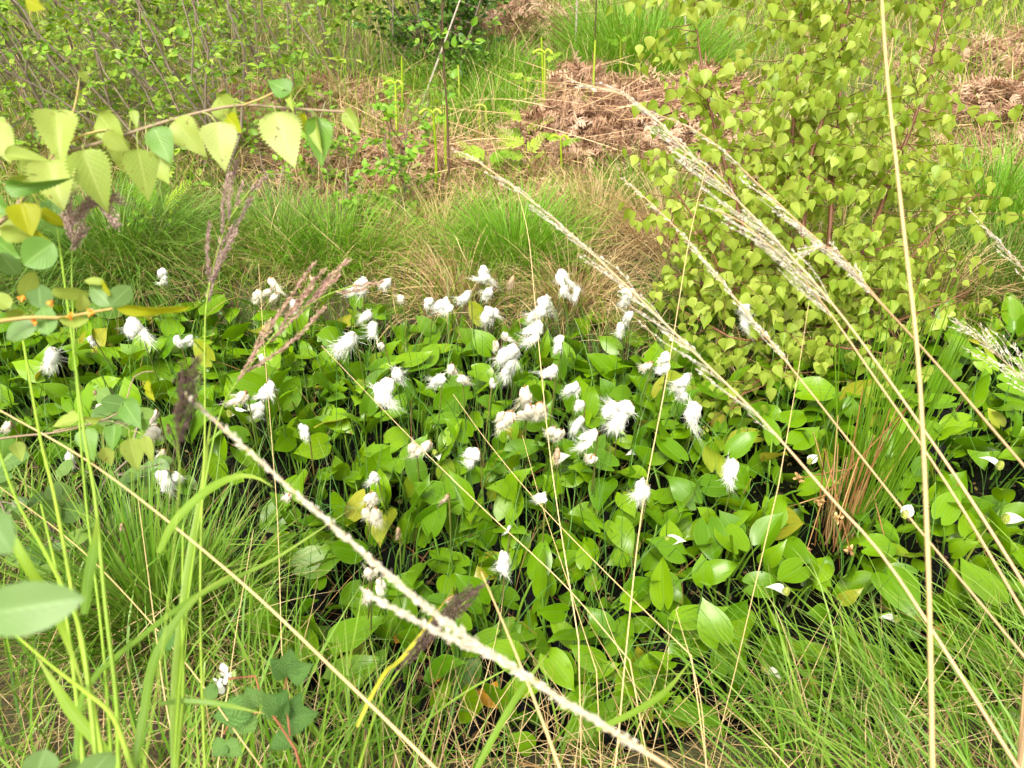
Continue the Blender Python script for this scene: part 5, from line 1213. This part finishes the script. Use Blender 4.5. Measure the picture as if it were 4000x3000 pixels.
    tube(geo, spline([at(*q(330, 1160), 1.), at(*q(560, 1110), 1.), at(*q(700, 1100), 1.), at(*q(800, 1150), 1.)], 8), [.001, .0005], 4, .4)
    part('twig', geo, M['twig'], root)
    for i, (b, t, w, m, tu, s) in enumerate((((760, 975), (870, 1150), 165, 'leaf_near_dark', .2, (750, 1030)), ((800, 1205), (850, 1410), 155, 'leaf_near', .1, (800, 1150)), ((710, 1120), (695, 1290), 130, 'leaf_near_dark', .4, (690, 1095)),
                                            ((520, 1140), (570, 1350), 150, 'leaf_near_dark', .2, (560, 1110)), ((490, 1080), (320, 1130), 120, 'leaf_near', .6, (560, 1110)), ((900, 1190), (935, 1375), 85, 'leaf_near', .5, (810, 1160)),
                                            ((100, 1225), (140, 1350), 95, 'leaf_near', .2, (120, 1190)), ((20, 1180), (10, 1350), 150, 'leaf_near_dark', .2, (30, 1200)), ((900, 860), (935, 920), 60, 'leaf_yellow', .3, (880, 870)), ((915, 900), (950, 975), 55, 'leaf_yellow', .4, (880, 870)),
                                            ((640, 1260), (690, 1370), 100, 'leaf_near', .3, (640, 1150)), ((520, 1090), (640, 1075), 90, 'leaf_near', .7, (560, 1110)), ((880, 1080), (890, 1170), 90, 'leaf_near_dark', .4, (750, 1030)))):
        twig_leaf(root, None, (*q(*s), 1.0), q(*b), q(*t), 1.0, 1.0 + R.normal(0, .01), w * k, M, m, serrate(70 + i, 1.02, R.uniform(0, .3), R.uniform(-.1, .2)), turn=tu)
    # buckthorn twig with rounded leaves and orange rust spots
    P = spline([at(*p) for p in ((-500, 1400, .55), (-200, 1290, .6), (0, 1255, .63), (120, 1240, .64), (235, 1241, .65), (330, 1225, .65), (440, 1205, .65))], 24)
    foot = np.array([P[0][0] - 1.0, P[0][1] + .1, 0]); foot[2] = gz(foot)
    root = thing('buckthorn_twig', 'blurred buckthorn twig with rounded leaves and orange rust spots at the left border', 'shrub twig', foot); geo = Geo()
    tube(geo, np.vstack([spline([foot - [0, 0, .02], foot * .5 + P[0] * .5 + [-.03, 0, 0], P[0]], 8), P[1:]]), np.linspace(.0035, .001, 31), 5, .9)
    part('twig', geo, M['twig'], root)
    rnd = lambda i: leaf_shape([0, .08, .25, .5, .75, .9, 1], [.04, .24, .37, .42, .34, .18, .0], rows=10, cols=3, fold=R.uniform(0, .3), bend=R.uniform(-.1, .3), ripple=.03, seed=i)
    for i, (b, t, w, m, tu) in enumerate((((720, 405), (1170, 410), 90, 'leaf_yellow', .9), ((690, 390), (560, 260), 120, 'leaf_round', .2), ((680, 380), (815, 260), 130, 'leaf_round', .1), ((320, 300), (545, 330), 110, 'leaf_near', .7),
                                         ((250, 400), (240, 240), 150, 'leaf_round', .2), ((260, 400), (310, 570), 150, 'leaf_near_dark', .3), ((235, 480), (10, 570), 150, 'leaf_round', .4), ((130, 330), (240, 190), 130, 'leaf_near', .6),
                                         ((330, 0), (140, 130), 210, 'leaf_near_dark', .3), ((0, 60), (110, 200), 130, 'leaf_round', .3), ((200, 100), (280, 110), 80, 'leaf_yellow', .4), ((370, 470), (520, 490), 90, 'leaf_near', .6),
                                         ((500, 420), (520, 330), 90, 'leaf_near', .5), ((640, 250), (520, 210), 80, 'leaf_near', .6), ((60, 400), (-60, 300), 120, 'leaf_near', .5), ((40, 420), (150, 450), 90, 'leaf_near', .6), ((620, 240), (690, 320), 70, 'leaf_yellow', .8))):
        twig_leaf(root, None, None, q(*b), q(*t), .65, .65 + R.normal(0, .012), w * k, M, m, rnd(i), turn=tu)
    for i, (x, y) in enumerate(((318, 368), (435, 452), (210, 480), (130, 340), (560, 425))):
        gg = Geo(); c = at(*q(x, y), .643); n = 14
        scatter(gg, OVAL, np.repeat(c[None], n, 0), rdir(n), rdir(n), R.uniform(.0025, .0045, n)); part('rust_spot', gg, M['rust_orange'], root)
    # big near leaves
    q = lambda x, y: (x * k, 1950 + y * k)
    for label, lv in (('very blurred pale leaf spray at the left border, nearest the lens', (((-160, 720), (480, 625), 330, .34, .2), ((-120, 60), (100, 330), 240, .33, .4))),
                      ('pair of soft rounded leaves at the bottom left edge', (((230, 1690), (280, 1560), 210, .5, .3), ((520, 1740), (690, 1550), 200, .5, .4), ((400, 1690), (470, 1600), 90, .52, .5)))):
        f = at(*q(*lv[0][0]), lv[0][3]); foot = np.array([f[0] - .8, f[1] - .1, 0]); foot[2] = gz(foot)
        root = thing('leafy_shoot', label, 'leafy shoot', foot); geo = Geo()
        tube(geo, spline([foot, foot * .5 + f * .5 + [-.1, 0, .1], f], 10), [.003, .0015], 5, .5)
        for (b, t, w, d, tu) in lv[1:]: tube(geo, spline([f, at(*q(*b), d)], 4), [.0012, .001], 4, .5)
        part('twig', geo, M['twig'], root)
        for i, (b, t, w, d, tu) in enumerate(lv): twig_leaf(root, None, None, q(*b), q(*t), d, d, w * k, M, 'leaf_round', rnd(90 + i), turn=tu)
    # low buckthorn in the left foreground
    S = site(60, 2350)
    shrub('low_buckthorn', 'low grey green buckthorn shoot under the blurred leaves at the left', 'shrub', site(130, 2330), M, stems=4, h=.42, nleaf=110, lean=(0.1, 0, 1), spread=.4, r0=.003, leaf=.06, twl=.16, ntw=5, low=.25, fol='leaf_low', shape=rnd(5), group='low buckthorn at the left pool edge')
    shrub('low_buckthorn', 'low buckthorn shoot at the left pool edge above the blurred leaf', 'shrub', site(180, 2010), M, stems=4, h=.36, nleaf=110, lean=(.1, 0, 1), spread=.45, r0=.003, leaf=.055, twl=.18, ntw=5, low=.25, fol='leaf_low', shape=rnd(6), group='low buckthorn at the left pool edge')
    shrub('low_buckthorn', 'low buckthorn shoot at the left border beside the wispy tuft', 'shrub', site(-20, 1900), M, stems=4, h=.38, nleaf=100, lean=(.1, 0, 1), spread=.45, r0=.003, leaf=.055, twl=.18, ntw=5, low=.25, fol='leaf_low', shape=rnd(7), group='low buckthorn at the left pool edge')

def bramble(M):
    k = .632911; q = lambda x, y: (x * k, 1950 + y * k); D = .92
    foot = site(1190, 3040)
    root = thing('bramble', 'low bramble with toothed leaflets, white blossom and a red stem in the bottom left front', 'bramble', foot); geo = Geo()
    A = [at(*q(1860, 1680), .86), at(*q(1790, 1460), .9), at(*q(1640, 1310), D), at(*q(1590, 1100), .95), at(*q(1400, 1110), .96)]
    tube(geo, spline([foot] + A, 22), [.0028, .002, .0012], 5, .8); tube(geo, spline([A[1], at(*q(1760, 1180), D), at(*q(1770, 1100), D)], 8), [.0014, .0009], 4, .8)
    tube(geo, spline([A[2], at(*q(1450, 1350), D), at(*q(1380, 1450), D)], 8), [.0014, .0009], 4, .8)
    part('stem', geo, M['bramble_stem'], root)
    sh = lambda i: leaf_shape([0, .1, .3, .5, .75, .9, 1], [.04, .24, .36, .34, .2, .08, 0], rows=26, cols=3, fold=.3, bend=.2, serr=.11, ripple=.05, seed=i)
    for i, (b, t, w) in enumerate((((1770, 1090), (1790, 940), 130), ((1770, 1090), (1920, 1030), 120), ((1765, 1095), (1680, 990), 100), ((1570, 1290), (1300, 1340), 150), ((1570, 1310), (1400, 1460), 140), ((1580, 1290), (1530, 1170), 130),
                                  ((1720, 1330), (1640, 1210), 130), ((1730, 1340), (1740, 1190), 140), ((1740, 1360), (1950, 1330), 150), ((1730, 1370), (1860, 1220), 120), ((1400, 1500), (1300, 1580), 110), ((1400, 1490), (1480, 1590), 100), ((1700, 1450), (1800, 1530), 120),
                                  ((1000, 900), (1090, 820), 100), ((1010, 880), (1050, 780), 90), ((1350, 1180), (1240, 1200), 90))):
        twig_leaf(root, None, None, q(*b), q(*t), D, D - .01, w * k * 1.35, M, 'bramble_leaf', sh(i), turn=R.uniform(-.5, .5))
    c = at(*q(1400, 1085), .93); fl = thing  # blossom
    geo = Geo(); n = 9; a = np.arange(n) / n * 6.28 * 2 + .3 + R.normal(0, .25, n)
    y = np.stack([np.cos(a), .5 * np.sin(a) - .2, np.sin(a) * .8 + .25], -1)
    pet = leaf_shape([0, .3, .7, .92, 1], [.06, .24, .33, .22, .08], rows=6, cols=2, fold=.1, bend=.1, ripple=.06)
    scatter(geo, pet, np.repeat(c[None], n, 0) + (np.arange(n) > 4)[:, None] * np.array([-.014, 0, -.014]), y, np.array([[0, -.7, .7]]) + R.normal(0, .5, (n, 3)), R.uniform(.007, .017, n)); part('blossom', geo, M['petal'], root)
    for i, (x, yv) in enumerate(((1350, 1080), (1425, 1140), (1315, 1165), (1440, 1075))):
        g = Geo(); n = 12; scatter(g, OVAL, np.repeat(at(*q(x, yv), .925)[None], n, 0), rdir(n), rdir(n), R.uniform(.003, .0055, n)); part('bud', g, M['bud'], root)

def fallen(M):
    for px, py, s, rot, label in ((1900, 2760, .062, 1.2, 'bright orange fallen leaf on black water in the bottom middle'), (1690, 2640, .035, .3, 'small orange leaf left of the bright orange one'),
                                  (1930, 1410, .035, 2., 'orange yellow leaf edge beside the elongated cottongrass'), (2530, 1365, .03, 1., 'orange leaf at the back pool edge under the seed stalk'),
                                  (2190, 1840, .035, 4., 'orange leaf on the water below the yellowing arum leaf'), (1340, 2160, .035, 5., 'orange yellow leaf beside the thick seed stalk'),
                                  (1580, 2500, .04, 2.4, 'brown orange leaf between arum leaves at the lower left'), (3690, 2470, .035, 3., 'orange leaf right of the vertical stalk near the front'),
                                  (3830, 2330, .035, .6, 'orange leaf fragment by the right border'), (3190, 2680, .03, 2.2, 'rust brown curled leaf in the front sedge'), (3740, 2110, .03, 5.2, 'yellow leaf stalk piece under the right arum')):
        p = on(px, py, .05 if s > .05 else .03); geo = Geo()
        scatter(geo, serrate(int(px), 1.1, .2, .2, .08), p[None], np.array([[math.cos(rot), math.sin(rot), .25]]), np.array([[0, -.3, 1.]]), [s])
        single('fallen_leaf', geo, M['leaf_orange'], label, 'fallen leaf', p, 'orange fallen leaves in the pool')

# ------------------------------------------------------------------ materials, light, camera
def materials():
    P = plant; M = {}
    M['grass'] = P('grass_green', [(.12, .24, .02), (.18, .32, .03), (.25, .37, .05), (.14, .28, .022)], tip=(.34, .36, .1), tip_from=.75, trans=.3, mottled=.1)
    M['sedge'] = P('sedge_green', [(.06, .15, .012), (.10, .21, .022), (.15, .27, .05), (.2, .31, .05), (.09, .19, .015)], tip=(.3, .32, .1), tip_from=.85, base=(.12, .14, .03), rough=.4, trans=.25, mottled=.1)
    M['sedge_dark'] = P('pond_sedge', [(.05, .13, .02), (.08, .18, .04), (.13, .24, .06)], tip=(.2, .17, .05), tip_from=.8, rough=.4, trans=.2, mottled=.1)
    M['tussock'] = P('tussock_mixed', [(.07, .16, .02), (.11, .22, .03), (.15, .26, .05), (.08, .18, .025)], tip=(.26, .26, .08), tip_from=.8, trans=.28, mottled=.1)
    M['tussock_green'] = P('tussock_bright', [(.10, .24, .02), (.15, .31, .03), (.2, .36, .05), (.12, .28, .025)], tip=(.3, .36, .09), tip_from=.8, trans=.3, mottled=.1)
    M['straw'] = P('straw', [(.32, .2, .08), (.48, .34, .16), (.6, .47, .26), (.24, .13, .05), (.54, .41, .2)], trans=.15, tcol=(1.1, 1, .7), mottled=.15)
    M['rust'] = P('rust_sedge', [(.2, .07, .025), (.3, .15, .05), (.38, .24, .09)], trans=.1, mottled=.15)
    M['bracken'] = P('dead_bracken', [(.16, .08, .045), (.28, .155, .095), (.4, .25, .165), (.52, .36, .25), (.64, .48, .36)], trans=.12, tcol=(1.2, .9, .7), rough=.7, mottled=.25, scale=14)
    M['debris'] = P('debris', [(.05, .03, .015), (.12, .07, .03), (.06, .1, .015), (.2, .12, .05)], trans=0, mottled=.2)
    M['stalk_tan'] = P('tan_stalk', [(.4, .24, .12), (.52, .34, .18), (.6, .42, .25)], trans=0, mottled=.15)
    M['stalk_gold'] = P('golden_straw', [(.52, .38, .17), (.6, .46, .24)], trans=0, rough=.4, mottled=.12)
    M['panicle'] = P('dry_panicle', [(.56, .5, .4), (.66, .61, .52), (.75, .71, .63)], trans=.25, tcol=(1.1, 1.05, .9), mottled=.05)
    M['purple'] = P('mauve_panicle', [(.3, .2, .19), (.42, .3, .27), (.46, .36, .29)], trans=.2, tcol=(1.2, 1, 1), mottled=.1)
    M['purple_red'] = P('reddish_panicle', [(.36, .2, .18), (.48, .3, .25), (.48, .42, .24)], trans=.2, tcol=(1.2, 1, .9), mottled=.1)
    M['purple_dark'] = P('dark_panicle', [(.05, .03, .03), (.10, .055, .05), (.12, .10, .05)], trans=.1, tcol=(1.2, 1, 1), mottled=.1)
    M['culm'] = P('green_culm', [(.2, .32, .04), (.27, .38, .06)], rough=.4, trans=0, mottled=.1)
    M['blade'] = P('broad_blade', [(.12, .23, .03), (.17, .29, .04), (.22, .34, .04)], tip=(.34, .42, .08), rough=.4, trans=.35, mottled=.08, rib=(.3, .42, .14))
    M['blade_yellow'] = P('yellow_blade', [(.38, .38, .03), (.42, .42, .04)], tip=(.2, .09, .04), tip_from=.6, rough=.4, trans=.3, mottled=.1)
    M['fern'] = P('fresh_fern', [(.16, .32, .03), (.25, .4, .05), (.33, .44, .07)], trans=.35, mottled=.1)
    M['shoot'] = P('bracken_shoot', [(.27, .4, .03), (.36, .46, .06), (.33, .38, .08)], base=(.22, .3, .04), trans=0, mottled=.1)
    M['leaf_shrub'] = P('buckthorn_leaf', [(.12, .25, .03), (.18, .32, .045), (.25, .38, .055), (.33, .42, .08)], trans=.35, rough=.4, mottled=.1, rib=(.25, .36, .1))
    M['leaf_bright'] = P('young_leaf', [(.12, .27, .03), (.18, .34, .045), (.25, .4, .06)], trans=.35, rough=.4, mottled=.1, rib=(.26, .4, .1))
    M['leaf_dark'] = P('dark_bush_leaf', [(.035, .10, .012), (.055, .14, .018), (.09, .19, .025), (.15, .25, .04)], trans=.2, rough=.4, mottled=.1)
    M['leaf_low'] = P('low_buckthorn_leaf', [(.09, .17, .045), (.13, .22, .06), (.17, .27, .06)], trans=.25, rough=.4, mottled=.12, rib=(.2, .3, .1))
    M['leaf_birch'] = P('birch_leaf', [(.19, .285, .035), (.25, .345, .05), (.32, .41, .075), (.38, .45, .1), (.22, .32, .04)], trans=.42, tcol=(1.4, 1.25, .5), rough=.42, mottled=.08, rib=(.33, .46, .1))
    M['leaf_near'] = P('near_birch_leaf', [(.25, .335, .075), (.3, .385, .09), (.34, .41, .115)], trans=.4, tcol=(1.3, 1.2, .5), rough=.45, mottled=.12, scale=60, rib=(.42, .48, .15), pinnate=(.4, .46, .13), spots=(.2, .14, .04))
    M['leaf_near_pale'] = P('pale_birch_leaf', [(.38, .45, .15), (.42, .47, .18)], trans=.4, tcol=(1.2, 1.15, .6), rough=.45, mottled=.12, scale=60, rib=(.52, .56, .22), pinnate=(.5, .54, .2), spots=(.12, .07, .03))
    M['leaf_near_dark'] = P('green_birch_leaf', [(.10, .21, .04), (.14, .26, .05)], trans=.3, rough=.4, mottled=.12, scale=60, rib=(.24, .38, .1), veins=.1)
    M['leaf_round'] = P('rounded_leaf', [(.13, .23, .085), (.17, .27, .1)], trans=.35, rough=.4, mottled=.1, scale=50, rib=(.3, .45, .2), veins=.08)
    M['leaf_yellow'] = P('yellow_leaf', [(.27, .31, .015), (.32, .34, .03)], trans=.4, rough=.4, mottled=.12, scale=60, rib=(.5, .5, .1))
    M['leaf_orange'] = P('orange_leaf', [(.5, .22, .02), (.6, .32, .03)], trans=.15, rough=.5, mottled=.3, scale=40, spots=(.15, .05, .02))
    M['rust_orange'] = P('rust_fungus', [(.8, .3, .03), (.85, .4, .08)], trans=0)
    M['bramble_leaf'] = P('bramble_leaf', [(.09, .2, .05), (.13, .25, .07), (.17, .3, .09)], trans=.25, rough=.5, mottled=.15, scale=60, rib=(.18, .3, .1), veins=.6)
    M['bramble_stem'] = P('bramble_stem', [(.3, .1, .06), (.36, .14, .07)], trans=0, mottled=.2)
    M['petal'] = P('white_petal', [(.8, .8, .76), (.84, .84, .8)], trans=.3, tcol=(1, 1, 1), mottled=.03)
    M['bud'] = P('green_bud', [(.25, .32, .1), (.35, .4, .16)], trans=.1)
    M['bark_grey'] = P('grey_bark', [(.15, .11, .08), (.22, .17, .13), (.28, .23, .18)], trans=0, rough=.8, mottled=.4, scale=60)
    M['bark_dark'] = P('dark_bark', [(.07, .04, .025), (.12, .07, .045)], trans=0, rough=.7, mottled=.3, scale=60)
    M['bark_pale'] = P('pale_bark', [(.4, .35, .29), (.5, .44, .38)], trans=0, rough=.8, mottled=.35, scale=40)
    M['bark_birch'] = P('birch_bark', [(.12, .05, .025), (.18, .08, .04)], trans=0, rough=.5, mottled=.3, scale=60)
    M['twig'] = P('twig_bark', [(.2, .15, .11), (.3, .22, .14), (.46, .34, .1)], trans=0, rough=.6, mottled=.25, scale=120)
    M['rush'] = P('rush_green', [(.08, .17, .015), (.11, .22, .02), (.15, .27, .03)], tip=(.24, .24, .06), tip_from=.85, base=(.16, .2, .05), rough=.35, trans=0, mottled=.1)
    M['rush_dead'] = P('rush_brown', [(.26, .12, .04), (.4, .23, .09), (.5, .33, .16)], base=(.2, .08, .03), rough=.6, trans=0, mottled=.2)
    return M

def light_and_camera():
    sc = bpy.context.scene
    w = bpy.data.worlds.new('World'); sc.world = w; w.use_nodes = True; nt = w.node_tree; bg = nt.nodes['Background']
    sky = nt.nodes.new('ShaderNodeTexSky'); sky.sky_type = 'NISHITA'; sky.sun_disc = False
    el, az = math.radians(58), math.radians(200)
    sky.sun_elevation = el; sky.sun_rotation = az; sky.dust_density = 6; sky.air_density = 1.2; sky.ozone_density = 1
    hs = nt.nodes.new('ShaderNodeHueSaturation'); hs.inputs['Saturation'].default_value = .12       # an overcast, nearly white sky
    nt.links.new(sky.outputs[0], hs.inputs['Color']); tint = nt.nodes.new('ShaderNodeMix'); tint.data_type = 'RGBA'; tint.blend_type = 'MULTIPLY'; tint.inputs[0].default_value = 1; tint.inputs[7].default_value = (1, .97, .87, 1)
    nt.links.new(hs.outputs[0], tint.inputs[6]); nt.links.new(tint.outputs[2], bg.inputs[0]); bg.inputs[1].default_value = SKY
    sun = bpy.data.lights.new('sun', 'SUN'); sun.energy = SUN; sun.angle = math.radians(SUN_ANGLE); sun.color = (1, .93, .78)
    o = bpy.data.objects.new('sun', sun); C.objects.link(o)
    d = Vector((math.sin(az) * math.cos(el), math.cos(az) * math.cos(el), math.sin(el)))
    o.rotation_euler = (-d).to_track_quat('-Z', 'Y').to_euler(); o.location = (0, 0, 6)
    cam = bpy.data.cameras.new('camera'); co = bpy.data.objects.new('camera', cam); C.objects.link(co)
    co.location = CAM; co.rotation_euler = (PI / 2 - PITCH, 0, 0)
    cam.sensor_width = 36; cam.angle = HFOV; cam.clip_start = .02; cam.clip_end = 400
    cam.dof.use_dof = True; cam.dof.focus_distance = 2.2; cam.dof.aperture_fstop = cam.lens / 3.2
    sc.camera = co
    sc.view_settings.view_transform = 'Standard'; sc.view_settings.look = 'None'; sc.view_settings.exposure = EXPOSURE; sc.view_settings.gamma = 1
    c = sc.cycles; c.max_bounces = 6; c.diffuse_bounces = 4; c.glossy_bounces = 2; c.transmission_bounces = 4; c.transparent_max_bounces = 4
    c.caustics_reflective = False; c.caustics_refractive = False

SKY, SUN, SUN_ANGLE, EXPOSURE = .12, 1.35, 15, 1.58
setting()
M = materials()
marks = cottongrass()
arums(marks)
grasses(M); tussocks(M); straw_clumps(M); bracken(M); shrubs(M); birch_bush(M); rushes(M)
stalks(M); near_twigs(M); bramble(M); fallen(M)
light_and_camera()
